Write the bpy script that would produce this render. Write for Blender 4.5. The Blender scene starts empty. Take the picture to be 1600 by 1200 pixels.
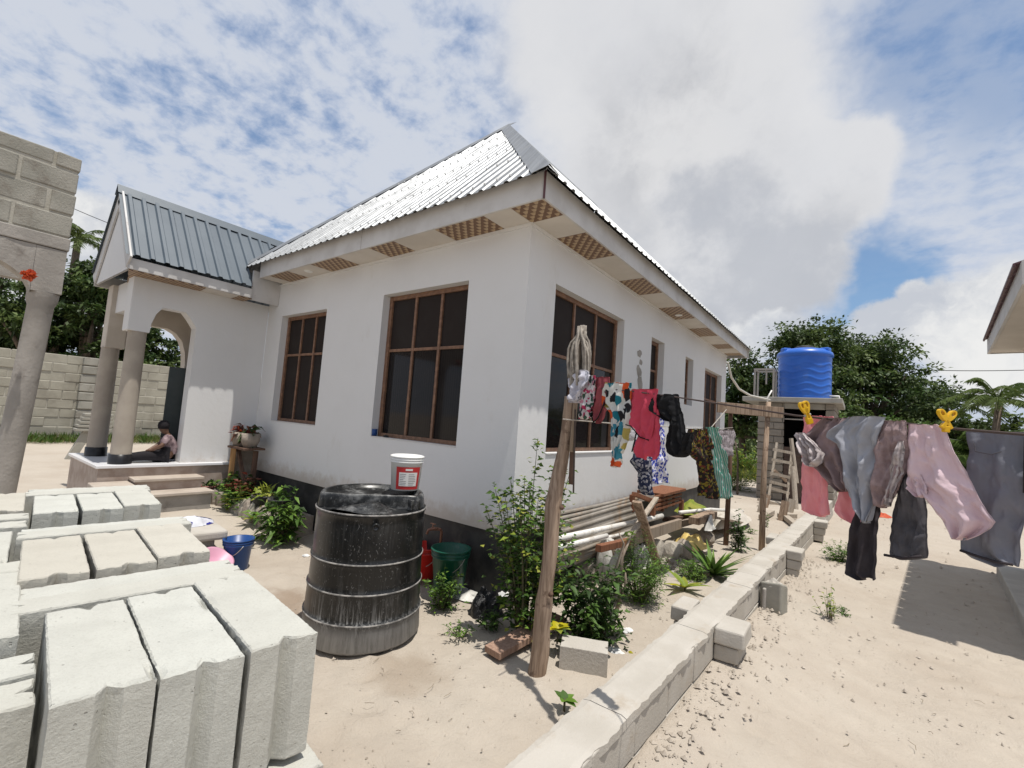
import bpy, bmesh, math, random
import numpy as np
from mathutils import Vector, Matrix, noise as mnoise

random.seed(7); rng = np.random.default_rng(7)
S = bpy.context.scene
COL = S.collection

# ------------------------------------------------------------------ camera
EYE = 1.75
CR = ((0.79774, -0.00843, 0.60294), (0.59889, -0.10543, -0.79386), (0.07026, 0.99439, -0.07906))
cam = bpy.data.cameras.new("camera"); camo = bpy.data.objects.new("camera", cam); COL.objects.link(camo)
cam.sensor_width = 36; cam.lens = 36 * 715 / 1600; cam.clip_end = 2000; cam.clip_start = .05
m = Matrix(CR).to_4x4(); m.translation = (0, 0, EYE); camo.matrix_world = m
S.camera = camo

# ------------------------------------------------------------------ sun, sky, exposure
SUN = Vector((.232, -.035, .972)).normalized()
sl = bpy.data.lights.new("sun", 'SUN'); sl.energy = 5.0; sl.angle = math.radians(.55); sl.color = (1, .955, .88)
so = bpy.data.objects.new("sun", sl); COL.objects.link(so)
so.rotation_euler = SUN.to_track_quat('Z', 'Y').to_euler()
S.view_settings.view_transform = 'Standard'; S.view_settings.look = 'None'
S.view_settings.exposure = -0.10; S.view_settings.gamma = 1; S.view_settings.use_curve_mapping = False
S.render.engine = 'CYCLES'


# measuring helpers: the photograph's points turned into world points on known planes
def ray(px, py):
    c = ((px - 800) / 715, -(py - 600) / 715, -1.0)
    return Vector([sum(CR[i][k] * c[k] for k in range(3)) for i in range(3)])
EYEV = Vector((0, 0, EYE))
def P(px, py, z=0.0):
    r = ray(px, py); return EYEV + r * ((z - EYE) / r.z)
def PX(px, py, x):
    r = ray(px, py); return EYEV + r * (x / r.x)
def PY(px, py, y):
    r = ray(px, py); return EYEV + r * (y / r.y)
def PD(px, py, d):
    return EYEV + ray(px, py) * d
def PN(px, py, o, n):
    r = ray(px, py); return EYEV + r * ((o - EYEV).dot(n) / r.dot(n))
RIGHT = Vector((.798, .599, 0)).normalized(); FWD = Vector((-.599, .798, 0)).normalized(); UP = Vector((0, 0, 1))


class Nt:
    def __init__(s, tree): s.t = tree; s.n = tree.nodes; s.l = tree.links
    def new(s, k, **kw):
        n = s.n.new(k)
        for a, v in kw.items():
            if a in ('i',):
                for kk, vv in v.items(): s.put(n, kk, vv)
            else: setattr(n, a, v)
        return n
    def put(s, n, k, v):
        if hasattr(v, 'is_linked') or isinstance(v, bpy.types.NodeSocket): s.l.new(v, n.inputs[k])
        else: n.inputs[k].default_value = v
    def math(s, op, a, b=0.0, c=None, clamp=False):
        n = s.n.new('ShaderNodeMath'); n.operation = op; n.use_clamp = clamp
        s.put(n, 0, a); s.put(n, 1, b)
        if c is not None: s.put(n, 2, c)
        return n.outputs[0]
    def vec(s, op, a, b=(0, 0, 0)):
        n = s.n.new('ShaderNodeVectorMath'); n.operation = op; s.put(n, 0, a); s.put(n, 1, b)
        return n.outputs['Value'] if op in ('DOT_PRODUCT', 'LENGTH') else n.outputs[0]
    def noise(s, vec, scale, detail=4, rough=.55, out='Fac', dist=0):
        n = s.new('ShaderNodeTexNoise', i={'Scale': scale, 'Detail': detail, 'Roughness': rough, 'Distortion': dist})
        if vec is not None: s.l.new(vec, n.inputs['Vector'])
        return n.outputs[out]
    def step(s, v, a, b, lo=0.0, hi=1.0):
        n = s.new('ShaderNodeMapRange'); n.interpolation_type = 'SMOOTHSTEP'
        s.put(n, 0, v); s.put(n, 1, a); s.put(n, 2, b); s.put(n, 3, lo); s.put(n, 4, hi)
        return n.outputs[0]
    def mix(s, f, a, b, mode='MIX'):
        n = s.n.new('ShaderNodeMixRGB'); n.blend_type = mode
        s.put(n, 0, f)
        for k, v in ((1, a), (2, b)):
            if isinstance(v, tuple) and len(v) == 3: v = (*v, 1)
            s.put(n, k, v)
        return n.outputs[0]
    def ramp(s, f, stops):
        n = s.n.new('ShaderNodeValToRGB'); e = n.color_ramp.elements
        while len(e) < len(stops): e.new(.5)
        for q, (p, c) in zip(e, stops): q.position = p; q.color = (*c, 1)
        s.l.new(f, n.inputs[0]); return n.outputs[0]
    def bump(s, h, strength, dist=.01):
        n = s.new('ShaderNodeBump', i={'Strength': strength, 'Distance': dist}); s.l.new(h, n.inputs['Height']); return n.outputs[0]


w = bpy.data.worlds.new("World"); S.world = w; w.use_nodes = True
N = Nt(w.node_tree); N.n.clear()
out = N.new('ShaderNodeOutputWorld'); bg = N.new('ShaderNodeBackground'); bg.inputs['Strength'].default_value = .103
sky = N.new('ShaderNodeTexSky'); sky.sky_type = 'NISHITA'; sky.sun_disc = False
sky.sun_elevation = math.asin(SUN.z); sky.sun_rotation = math.atan2(SUN.x, SUN.y)
sky.dust_density = 1.0; sky.air_density = 1.0
d = N.vec('NORMALIZE', N.new('ShaderNodeTexCoord').outputs['Generated'])
sep = N.new('ShaderNodeSeparateXYZ'); N.l.new(d, sep.inputs[0])
zc = N.math('MAXIMUM', sep.outputs[2], 0.0)
inv = N.math('DIVIDE', 1.0, N.math('ADD', zc, .22))
cmb = N.new('ShaderNodeCombineXYZ')
N.l.new(N.math('MULTIPLY', sep.outputs[0], inv), cmb.inputs[0]); N.l.new(N.math('MULTIPLY', sep.outputs[1], inv), cmb.inputs[1])
lay = cmb.outputs[0]
# layer of altocumulus
n1 = N.noise(lay, 12.0, 6, .6, dist=.15); n2 = N.noise(lay, 2.2, 4, .55); n3 = N.noise(lay, 26, 3, .6)
cov = N.math('ADD', N.math('ADD', N.math('MULTIPLY', n1, .75), N.math('MULTIPLY', n2, .55)), N.math('MULTIPLY', n3, .10))
alto = N.step(cov, .40, .76)
wv = N.vec('SUBTRACT', N.noise(d, 2.6, 6, .6, 'Color'), (.5, .5, .5))
wd = N.vec('ADD', d, N.vec('MULTIPLY', wv, (.34, .34, .34)))
wv2 = N.vec('SUBTRACT', N.noise(d, 7.0, 6, .62, 'Color'), (.5, .5, .5))
wd2 = N.vec('ADD', d, N.vec('MULTIPLY', wv2, (.10, .10, .10)))
wdA = N.vec('ADD', d, N.vec('MULTIPLY', N.vec('SUBTRACT', N.noise(d, 5.5, 7, .6, 'Color'), (.5, .5, .5)), (.13, .13, .13)))
def blob(px, py, rin, rout, vec=wd):
    c = ray(px, py).normalized()
    k = N.vec('LENGTH', N.vec('SUBTRACT', vec, tuple(c)))
    return N.step(k, rin, rout, 1.0, 0.0)
def mx(*a):
    r = a[0]
    for b in a[1:]: r = N.math('MAXIMUM', r, b)
    return r
blue = mx(blob(1335, 450, .05, .13), blob(1600, 20, .10, .30), blob(1395, 395, .02, .08))
gap = blob(1335, 450, .05, .13)
alto = N.math('MULTIPLY', alto, N.math('SUBTRACT', 1.0, N.math('MAXIMUM', N.math('MULTIPLY', blue, .62), N.math('MULTIPLY', gap, .95))))
haze_r = N.math('MULTIPLY', N.math('MULTIPLY', blob(1580, 330, .24, .40), .85), N.math('SUBTRACT', 1.0, blue))
big = mx(blob(1080, 260, .22, .32), blob(1275, 285, .095, .125, wdA), blob(1205, 385, .105, .135, wdA), blob(1020, 80, .20, .34), blob(1330, 235, .05, .08, wdA), blob(1120, 420, .10, .16))
cum = mx(blob(1212, 520, .045, .06, wd2), blob(1155, 545, .04, .055, wd2), blob(1470, 500, .055, .075, wd2), blob(1395, 515, .045, .06, wd2), blob(1350, 545, .03, .045, wd2), blob(1560, 520, .08, .11, wd2), blob(1420, 462, .02, .035, wd2),
         blob(135, 370, .05, .08, wd2), blob(60, 420, .1, .14, wd2))
low = N.math('MULTIPLY', N.step(sep.outputs[2], .22, .02), .45)
cloudn = N.noise(wdA, 4.2, 7, .6)
cloudn2 = N.noise(wd2, 5.5, 6, .6)
altoc = N.mix(N.step(cov, .44, .80), (4.9, 5.8, 7.7), (6.6, 7.0, 7.8))
bigc = N.mix(N.step(cloudn, .36, .64), (5.2, 5.3, 5.6), (7.6, 7.6, 7.7))
bigc = N.mix(mx(blob(1060, 210, .04, .26), N.math('MULTIPLY', blob(1290, 380, .02, .12, wdA), .6)), N.mix(cloudn2, (7.0, 7.1, 7.4), (8.2, 8.2, 8.3)), bigc)
bigc = N.mix(N.step(N.vec('DOT_PRODUCT', wdA, tuple(ray(1150, 455).normalized())), .965, .998), bigc, N.mix(cloudn2, (4.9, 5.1, 5.6), (6.2, 6.4, 6.8)))
cumc = N.mix(N.step(cloudn2, .36, .60), (5.9, 6.2, 6.8), (8.9, 8.9, 8.8))
skyc = N.mix(.10, N.mix(1.0, sky.outputs[0], (1.0, 1.22, 1.34), 'MULTIPLY'), (4.2, 5.4, 7.4))
c = N.mix(low, skyc, (6.0, 6.5, 7.2))
c = N.mix(haze_r, c, N.mix(N.step(cloudn, .4, .65), (5.2, 5.9, 7.2), (6.9, 7.2, 7.8)))
c = N.mix(N.math('MULTIPLY', alto, .96), c, altoc)
c = N.mix(N.math('MULTIPLY', big, .97), c, bigc)
c = N.mix(cum, c, cumc)
N.l.new(c, bg.inputs['Color']); N.l.new(bg.outputs[0], out.inputs[0])


# ------------------------------------------------------------------ materials
MATS = {}
def mat(name, col=(.5, .5, .5), rough=.8, col2=None, scale=8, detail=5, bump=0, bscale=60, metal=0, spec=.4, dist=.004, lo=.35, hi=.65,
        dirt=None, dscale=3, dlo=.5, dhi=.7, fn=None, subsurf=0, transl=0):
    M = bpy.data.materials.new(name); M.use_nodes = True
    n = Nt(M.node_tree); b = n.n['Principled BSDF']
    co = n.new('ShaderNodeTexCoord').outputs['Object']
    c = n.new('ShaderNodeRGB'); c.outputs[0].default_value = (*col, 1); c = c.outputs[0]
    if col2: c = n.mix(n.step(n.noise(co, scale, detail), lo, hi), c, col2)
    if dirt: c = n.mix(n.step(n.noise(co, dscale, 6, .65), dlo, dhi), c, dirt)
    if fn: c = fn(n, co, c, b) or c
    n.l.new(c, b.inputs['Base Color'])
    b.inputs['Roughness'].default_value = rough; b.inputs['Metallic'].default_value = metal
    b.inputs['Specular IOR Level'].default_value = spec
    if bump: n.l.new(n.bump(n.noise(co, bscale, 6, .65), bump, dist), b.inputs['Normal'])
    if transl:
        tr = n.new('ShaderNodeBsdfTranslucent'); n.l.new(c, tr.inputs[0])
        mxs = n.new('ShaderNodeMixShader'); mxs.inputs[0].default_value = transl
        n.l.new(b.outputs[0], mxs.inputs[1]); n.l.new(tr.outputs[0], mxs.inputs[2])
        n.l.new(mxs.outputs[0], n.n['Material Output'].inputs[0])
    MATS[name] = M; return M

def f_wall(n, co, c, b):
    s = n.vec('MULTIPLY', co, (6, 6, .35))
    c = n.mix(n.math('MULTIPLY', n.step(n.noise(s, .7, 6, .7), .52, .8), .13), c, (.60, .55, .47))
    c = n.mix(n.math('MULTIPLY', n.step(n.noise(co, .9, 6, .65), .45, .7), .30), c, (.585, .58, .57))
    c = n.mix(n.math('MULTIPLY', n.step(n.noise(n.vec('MULTIPLY', co, (1, 1, .4)), 3.1, 6, .7), .60, .74), .28), c, (.52, .49, .45))
    sp = n.new('ShaderNodeSeparateXYZ'); n.l.new(co, sp.inputs[0])
    spl = n.math('ADD', sp.outputs[2], n.math('MULTIPLY', n.noise(co, 9, 6, .7), .38))
    return n.mix(n.math('MULTIPLY', n.step(spl, 1.10, .86), .7), c, (.43, .36, .29))
mat('white_paint', (.655, .655, .655), .75, fn=f_wall, bump=.35, bscale=14, dist=.006)
mat('reveal_paint', (.64, .62, .60), .8, bump=.2, bscale=70)
mat('black_plinth', (.018, .018, .02), .55, (.05, .048, .045), 5, bump=.4, bscale=40, dirt=(.16, .13, .10), dscale=2.3, dlo=.58, dhi=.8)
mat('fascia_paint', (.56, .55, .54), .6, (.48, .465, .45), 3, bump=.15, dirt=(.33, .28, .24), dscale=14, dlo=.66, dhi=.75)
mat('soffit_cream', (.60, .56, .51), .7, (.55, .51, .46), 3)
def f_mosaic(n, co, c, b):
    """printed boards of stacked cubes: light and dark slanted halves in staggered rows"""
    sp = n.new('ShaderNodeSeparateXYZ'); n.l.new(co, sp.inputs[0])
    yv = n.math('MULTIPLY', sp.outputs[1], 1 / .058); row = n.math('FLOOR', yv); v = n.math('FRACT', yv)
    u = n.math('FRACT', n.math('ADD', n.math('MULTIPLY', sp.outputs[0], 1 / .098), n.math('MULTIPLY', row, .5)))
    w_ = n.math('ADD', u, n.math('MULTIPLY', n.math('SUBTRACT', v, .5), .45))
    dark = n.step(w_, .50, .58); edge = n.math('MAXIMUM', n.step(v, .16, .08), n.step(u, .06, .02))
    c = n.mix(dark, n.mix(v, (.36, .255, .15), (.46, .34, .21)), (.15, .08, .042))
    return n.mix(edge, c, (.12, .05, .025))
mat('soffit_mosaic', (.4, .25, .12), .45, fn=f_mosaic)
mat('wood_frame', (.23, .125, .075), .55, (.15, .08, .05), 18, bump=.2)
def f_pane(n, co, c, b):
    wv = n.new('ShaderNodeTexWave', i={'Scale': 9, 'Distortion': 3, 'Detail': 2}); n.l.new(n.vec('MULTIPLY', co, (1, 1, .02)), wv.inputs['Vector'])
    return n.mix(n.math('MULTIPLY', wv.outputs['Fac'], .5), c, (.020, .017, .016))
mat('window_glass', (.010, .008, .008), .06, fn=f_pane, spec=.20)
def f_screen(n, co, c, b):
    return n.mix(n.step(n.noise(co, 3, 3), .4, .7), c, (.027, .022, .020))
mat('window_screen', (.024, .018, .016), .6, fn=f_screen, spec=.10)
def f_zinc(n, co, c, b):
    st = n.noise(n.vec('MULTIPLY', co, (9, .5, .5)), 2.0, 5, .6)
    r = n.step(n.noise(co, 3.2, 6, .65), .3, .75, .44, .62); n.l.new(r, b.inputs['Roughness'])
    return n.mix(n.step(st, .35, .7), c, (.20, .205, .21))
mat('zinc_sheet', (.30, .31, .32), .5, metal=.55, fn=f_zinc, bump=.25, bscale=5, dist=.02)
mat('blue_grey_sheet', (.070, .092, .115), .5, (.084, .107, .13), 2, bump=.12, bscale=4, dist=.01, spec=.5)
mat('rust_red_sheet', (.10, .045, .05), .5, bump=.1)
mat('zinc_old', (.36, .33, .29), .55, (.27, .24, .20), 4, metal=.25, bump=.2, dirt=(.30, .22, .15), dscale=3)
def f_block(n, co, c, b):
    v = n.noise(co, 180, 3, .7)
    c = n.mix(n.math('MULTIPLY', n.step(v, .45, .75), .30), c, (.30, .29, .26))
    vo = n.new('ShaderNodeTexVoronoi', i={'Scale': 60}); n.l.new(co, vo.inputs['Vector'])
    pit = n.math('MULTIPLY', n.step(vo.outputs['Distance'], .16, .08), n.step(n.noise(co, 11, 3, .6), .50, .62))
    c = n.mix(n.math('MULTIPLY', n.step(n.noise(co, 3, 6, .7), .52, .72), .35), c, (.40, .385, .335))
    h = n.math('SUBTRACT', n.math('ADD', n.math('MULTIPLY', n.noise(co, 160, 5, .75), .6), n.math('MULTIPLY', n.noise(co, 24, 5, .7), .5)), n.math('MULTIPLY', pit, .8))
    n.l.new(n.bump(h, .75, .007), b.inputs['Normal'])
    rnd = n.new('ShaderNodeObjectInfo').outputs['Random']
    c = n.mix(n.math('MULTIPLY', n.step(rnd, .0, 1.0), .30), c, (.40, .37, .31))
    return n.mix(n.math('MULTIPLY', pit, .6), c, (.22, .21, .19))
mat('concrete_block', (.52, .52, .475), .95, (.465, .465, .425), 7, fn=f_block, spec=.15)
mat('concrete_block_b', (.50, .475, .415), .95, (.45, .425, .37), 6, fn=f_block, spec=.15)
mat('fence_block', (.37, .35, .29), .95, (.31, .29, .24), 2.2, bump=.6, bscale=40, dist=.01, spec=.1, dirt=(.25, .23, .19), dscale=1.2)
mat('mortar', (.40, .38, .33), .95, (.33, .31, .26), 5, bump=.6, bscale=50, dist=.01, spec=.1)
mat('mortar_dark', (.20, .185, .16), .95, (.25, .23, .20), 5, bump=.6, bscale=50, dist=.01, spec=.1)
mat('old_block', (.33, .315, .275), .95, (.27, .26, .225), 3, bump=.7, bscale=55, dist=.01, spec=.1, dirt=(.22, .20, .17), dscale=4, dlo=.52, dhi=.7)
mat('plaster_grey', (.34, .315, .285), .9, (.27, .25, .225), 3, bump=.6, bscale=30, dist=.01, dirt=(.19, .17, .15), dscale=5, dlo=.55, dhi=.75)
mat('shed_block', (.30, .27, .235), .95, (.24, .215, .185), 2.5, bump=.6, bscale=40, dist=.01, spec=.1)
mat('cap_cement', (.46, .43, .385), .95, (.40, .37, .325), 2.5, bump=.6, bscale=70, dist=.006, spec=.1, dirt=(.38, .33, .27), dscale=4, dlo=.55, dhi=.75)
mat('porch_cream', (.55, .50, .44), .8, (.48, .43, .37), 3, bump=.2)
mat('column_cream', (.40, .355, .30), .85, (.33, .29, .245), 3, bump=.35, bscale=40)
mat('tile_white', (.72, .72, .74), .25)
mat('tile_beige', (.47, .41, .35), .5, (.40, .34, .285), 4)
mat('tile_rose', (.40, .33, .285), .6, (.30, .23, .19), 6)
mat('black_tile', (.015, .015, .017), .3)
mat('dark_door', (.018, .028, .028), .4, (.03, .04, .04), 3)
mat('mahogany', (.055, .022, .017), .45)
def f_sand(n, co, c, b):
    n1 = n.noise(co, .55, 6, .6); n2 = n.noise(co, 3.5, 6, .65); n3 = n.noise(co, 70, 4, .7); n4 = n.noise(co, 14, 5, .7)
    c = n.mix(n.step(n1, .35, .68), (.435, .385, .325), (.385, .330, .272))
    c = n.mix(n.math('MULTIPLY', n.step(n2, .45, .72), .45), c, (.465, .415, .350))
    c = n.mix(n.math('MULTIPLY', n.step(n4, .56, .74), .45), c, (.35, .295, .235))
    c = n.mix(n.math('MULTIPLY', n.step(n3, .55, .75), .30), c, (.34, .29, .23))
    c = n.mix(n.math('MULTIPLY', n.step(n.noise(n.vec('ADD', co, (7, 3, 0)), 1.1, 6, .65), .52, .72), .5), c, (.40, .355, .30))
    # wet patch beside the black tank
    wet = n.vec('LENGTH', n.vec('MULTIPLY', n.vec('SUBTRACT', n.vec('ADD', co, n.vec('MULTIPLY', n.vec('SUBTRACT', n.noise(co, 2.5, 5, .6, 'Color'), (.5, .5, .5)), (.9, .9, 0))), (-3.95, 1.95, 0)), (1, 1.25, 0)))
    c = n.mix(n.step(wet, .35, .8, .68, 0), c, (.23, .165, .115))
    wet2 = n.vec('LENGTH', n.vec('MULTIPLY', n.vec('SUBTRACT', n.vec('ADD', co, n.vec('MULTIPLY', n.vec('SUBTRACT', n.noise(co, 3.5, 5, .6, 'Color'), (.5, .5, .5)), (.5, .5, 0))), (-2.45, 2.25, 0)), (1, 1.1, 0)))
    c = n.mix(n.step(wet2, .1, .4, .5, 0), c, (.26, .20, .145))
    h = n.math('ADD', n.math('MULTIPLY', n.noise(co, 6.5, 7, .68, dist=.6), 1.0), n.math('MULTIPLY', n.noise(co, 60, 4, .7), .22))
    n.l.new(n.bump(h, .75, .035), b.inputs['Normal'])
    return c
mat('sand', (.5, .4, .3), .97, fn=f_sand, spec=.1)
mat('stone_rough', (.36, .31, .26), .95, (.27, .23, .19), 5, bump=.8, bscale=25, dist=.02, spec=.1)
mat('rock_pale', (.44, .40, .34), .95, (.35, .31, .26), 6, bump=.8, bscale=25, dist=.02, spec=.1)
mat('pebble', (.46, .405, .34), .9, (.36, .31, .255), 3)
def f_tank(n, co, c, b):
    dr = n.noise(n.vec('MULTIPLY', co, (9, 9, .9)), 2.4, 7, .75)
    dr2 = n.noise(n.vec('MULTIPLY', co, (26, 26, 1.6)), 2.2, 6, .75)
    sp = n.new('ShaderNodeSeparateXYZ'); n.l.new(co, sp.inputs[0]); z = sp.outputs[2]
    low = n.step(z, .55, .02); base = n.step(z, .24, .10)
    m1 = n.step(n.math('ADD', n.math('MULTIPLY', dr, .8), n.math('MULTIPLY', low, .14)), .52, .68)
    m2 = n.math('MULTIPLY', n.step(dr2, .47, .60), n.math('ADD', n.math('MULTIPLY', low, .85), .06))
    m2 = n.math('MULTIPLY', m2, n.step(n.noise(n.vec('MULTIPLY', co, (1, 1, .8)), 3.0, 5, .65), .36, .62, .12, 1.0))
    mm = n.math('MAXIMUM', n.math('MULTIPLY', m1, n.math('ADD', n.math('MULTIPLY', low, .5), .14)), m2)
    mm = n.math('MAXIMUM', mm, n.math('MULTIPLY', base, n.step(dr, .30, .62, .45, .95)), clamp=True)
    scr = n.step(n.noise(n.vec('MULTIPLY', co, (5, 5, 3)), 6, 2, .4, dist=3), .665, .685)
    mm = n.math('MAXIMUM', mm, n.math('MULTIPLY', scr, .28))
    top = n.step(z, .985, 1.0); mm = n.math('MAXIMUM', mm, n.math('MULTIPLY', top, n.step(n.noise(co, 9, 5, .7), .45, .7, 0, .4)))
    n.l.new(n.math('ADD', n.math('MULTIPLY', mm, .5), .30), b.inputs['Roughness'])
    return n.mix(mm, (.009, .0095, .010), (.34, .34, .335))
mat('black_plastic', (.012, .012, .012), .35, fn=f_tank, spec=.45)
mat('dust_rim', (.34, .32, .30), .8, (.12, .115, .11), 20)
mat('blue_plastic', (.014, .10, .46), .36, (.02, .125, .52), 1.5, spec=.5, dirt=(.10, .17, .36), dscale=2.2, dlo=.55, dhi=.8)
mat('navy_plastic', (.012, .055, .20), .35)
mat('green_plastic', (.008, .085, .055), .38, dirt=(.10, .14, .12), dscale=6, dlo=.55, dhi=.8)
mat('red_plastic', (.50, .018, .012), .35)
mat('white_plastic', (.74, .74, .72), .4)
mat('pink_plastic', (.58, .30, .40), .4)
mat('label_red', (.48, .03, .03), .5)
mat('label_white', (.72, .71, .68), .55)
mat('label_ink', (.10, .09, .10), .6)
mat('yellow_plastic', (.78, .47, .008), .32, (.70, .40, .006), 8, spec=.5, transl=.12)
mat('pvc_white', (.72, .70, .66), .4, dirt=(.42, .37, .30), dscale=9, dlo=.5, dhi=.75)
def f_wood(c2):
    def f(n, co, c, b):
        g = n.noise(n.vec('MULTIPLY', co, (30, 30, 1.6)), 1.5, 6, .65)
        c = n.mix(n.step(g, .35, .68), c, c2)
        n.l.new(n.bump(g, .5, .006), b.inputs['Normal']); return c
    return f
mat('pole_wood', (.40, .30, .225), .9, fn=f_wood((.20, .14, .10)), spec=.1, dirt=(.17, .115, .085), dscale=5, dlo=.56, dhi=.62)
mat('grey_timber', (.34, .28, .225), .9, fn=f_wood((.22, .17, .13)), spec=.1)
mat('dark_timber', (.15, .095, .07), .9, fn=f_wood((.09, .055, .04)), spec=.1)
mat('plank_wood', (.36, .24, .18), .9, fn=f_wood((.24, .15, .11)), spec=.1)
mat('red_wood', (.25, .11, .06), .8, fn=f_wood((.14, .058, .034)), spec=.2)
mat('orange_wood', (.42, .245, .11), .8, fn=f_wood((.30, .16, .07)), spec=.2)
mat('pale_stick', (.42, .37, .31), .9, fn=f_wood((.30, .25, .20)), spec=.1)
mat('bark', (.10, .075, .055), .95, (.16, .125, .095), 6, bump=.8, bscale=20, dist=.03)
mat('rope', (.30, .27, .24), .95, (.40, .37, .33), 40)
mat('rope_dark', (.07, .05, .045), .9)
mat('mop_yarn', (.36, .325, .28), .98, (.24, .21, .18), 30, bump=.6, bscale=80)
mat('metal_dark', (.05, .035, .03), .6)
mat('tap_brass', (.30, .15, .10), .5, (.2, .09, .06), 20, metal=.3)
mat('galv_pipe', (.36, .33, .30), .5, metal=.4)
mat('wire', (.02, .02, .022), .6)
mat('hose_white', (.55, .53, .48), .5)
mat('slab_concrete', (.36, .345, .31), .9, (.29, .275, .245), 3, bump=.4, bscale=30)
mat('plank_door', (.115, .08, .065), .85, (.075, .052, .044), 8, bump=.3)
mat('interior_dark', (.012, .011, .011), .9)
mat('wall_cream_far', (.56, .51, .44), .85)
mat('concrete_path', (.42, .40, .365), .9, (.36, .34, .31), 4, bump=.3)
LV = dict(spec=.3, transl=.28)
def leafmat(name, a, b, rough=.5, transl=.28): return mat(name, a, rough, b, 3.0, lo=.4, hi=.6, spec=.3, transl=transl)
leafmat('leaf_dark', (.030, .060, .015), (.055, .100, .024))
leafmat('leaf_mid', (.060, .120, .022), (.095, .170, .034))
leafmat('leaf_bright', (.11, .21, .028), (.17, .28, .042))
leafmat('leaf_tree', (.032, .054, .015), (.070, .105, .028), .55, .25)
leafmat('leaf_tree_b', (.080, .120, .032), (.130, .175, .048), .55, .25)
leafmat('leaf_palm', (.055, .095, .02), (.10, .15, .035), .5, .3)
leafmat('leaf_yellow', (.50, .42, .012), (.30, .30, .015))
leafmat('leaf_lime', (.20, .27, .03), (.33, .33, .06))
leafmat('leaf_red', (.16, .040, .028), (.10, .045, .02))
leafmat('grass_blade', (.10, .14, .032), (.17, .17, .06))
leafmat('dry_stalk', (.16, .12, .08), (.24, .19, .12))
mat('flower_orange', (.62, .12, .035), .6, (.45, .06, .03), 20, transl=.2)
mat('stem_green', (.09, .085, .045), .8)
mat('pot_rose', (.30, .12, .10), .7, (.24, .10, .09), 8)
mat('pot_black', (.02, .02, .022), .6, dirt=(.12, .11, .10), dscale=8)
mat('skin_dark', (.13, .07, .045), .5)
mat('cloth_dark', (.012, .010, .013), .9)
mat('cloth_mauve_print', (.36, .27, .28), .9, (.12, .08, .09), 14)
mat('paper', (.70, .69, .66), .8, (.5, .5, .5), 8)
mat('polythene_white', (.66, .65, .62), .45, (.5, .49, .46), 6, bump=.4, bscale=12, dist=.02)
mat('bag_black', (.008, .008, .009), .32, bump=.8, bscale=9, dist=.05)
mat('sack_white', (.58, .57, .53), .7, (.40, .39, .36), 9, bump=.6, bscale=14, dist=.02)
mat('sack_yellow', (.62, .47, .16), .7, (.50, .36, .12), 16, bump=.7, bscale=18, dist=.02)
mat('cement_bag', (.52, .48, .42), .8, (.44, .40, .35), 6, bump=.5, bscale=10, dist=.02)

def cloth(name, col, col2=None, scale=10, kind=None, cols=None, transl=.12, bump=.35):
    def fn(n, co, c, b):
        if kind == 'floral':
            v = n.new('ShaderNodeTexVoronoi', i={'Scale': scale}); n.l.new(n.vec('ADD', co, n.vec('MULTIPLY', n.noise(co, 14, 2, .5, 'Color'), (.06, .06, .06))), v.inputs['Vector'])
            sp = n.new('ShaderNodeSeparateColor'); n.l.new(v.outputs['Color'], sp.inputs[0])
            st = [((i + .01) / len(cols), q) for i, q in enumerate(cols)]
            r = n.ramp(sp.outputs[0], st); r.node.color_ramp.interpolation = 'CONSTANT'
            return n.mix(n.step(v.outputs['Distance'], .56, .62), r, c)
        if kind == 'stripe':
            t = co if cols is None else n.vec('ADD', co, cols)
            wv = n.new('ShaderNodeTexWave', i={'Scale': scale, 'Distortion': .4, 'Detail': 1}); wv.bands_direction = 'X'; n.l.new(t, wv.inputs['Vector'])
            return n.mix(n.step(wv.outputs['Fac'], .45, .6), c, (*col2, 1))
        return None
    return mat(name, col, .92, None if kind else col2, scale, bump=bump, bscale=22, dist=.012, fn=fn, spec=.15, transl=transl)
cloth('cloth_white', (.66, .65, .70), (.52, .51, .58), 30)
cloth('cloth_pinkfloral', (.60, .55, .56), kind='floral', scale=34, cols=[(.45, .05, .12), (.03, .05, .05), (.55, .25, .32), (.05, .10, .07), (.62, .6, .6)])
cloth('cloth_maroon', (.30, .075, .085), (.23, .05, .065), 6)
cloth('cloth_art', (.60, .60, .56), kind='floral', scale=15, cols=[(.02, .17, .22), (.62, .10, .03), (.62, .62, .58), (.02, .02, .022), (.40, .33, .10), (.05, .22, .30), (.62, .60, .56)])
cloth('cloth_coral', (.58, .075, .115), (.53, .06, .10), 4)
cloth('cloth_black', (.010, .010, .011), (.016, .016, .017), 8, transl=0)
cloth('cloth_stripewhite', (.66, .65, .66), (.2, .2, .24), 60, kind='stripe')
cloth('cloth_navyprint', (.030, .036, .075), kind='floral', scale=36, cols=[(.03, .035, .08), (.25, .26, .32), (.02, .03, .07), (.4, .4, .44)])
cloth('cloth_blueprint', (.62, .62, .68), kind='floral', scale=36, cols=[(.05, .07, .34), (.06, .08, .42), (.6, .6, .66), (.04, .06, .3)])
cloth('cloth_darkprint', (.030, .022, .02), kind='floral', scale=30, cols=[(.22, .17, .03), (.03, .02, .02), (.14, .12, .03), (.02, .02, .02), (.16, .04, .03)])
cloth('cloth_teal', (.08, .33, .26), (.42, .5, .48), 14, kind='stripe')
cloth('cloth_greystripe', (.40, .36, .38), (.22, .19, .2), 26, kind='stripe')
cloth('cloth_rose', (.84, .42, .44), (.80, .37, .40), 6, transl=.4)
cloth('cloth_mauve', (.30, .22, .22), (.22, .16, .16), 12)
cloth('cloth_mauvefuzz', (.36, .27, .27), (.29, .21, .21), 50, bump=.7)
cloth('cloth_grey', (.37, .38, .42), (.32, .325, .36), 9)
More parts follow.
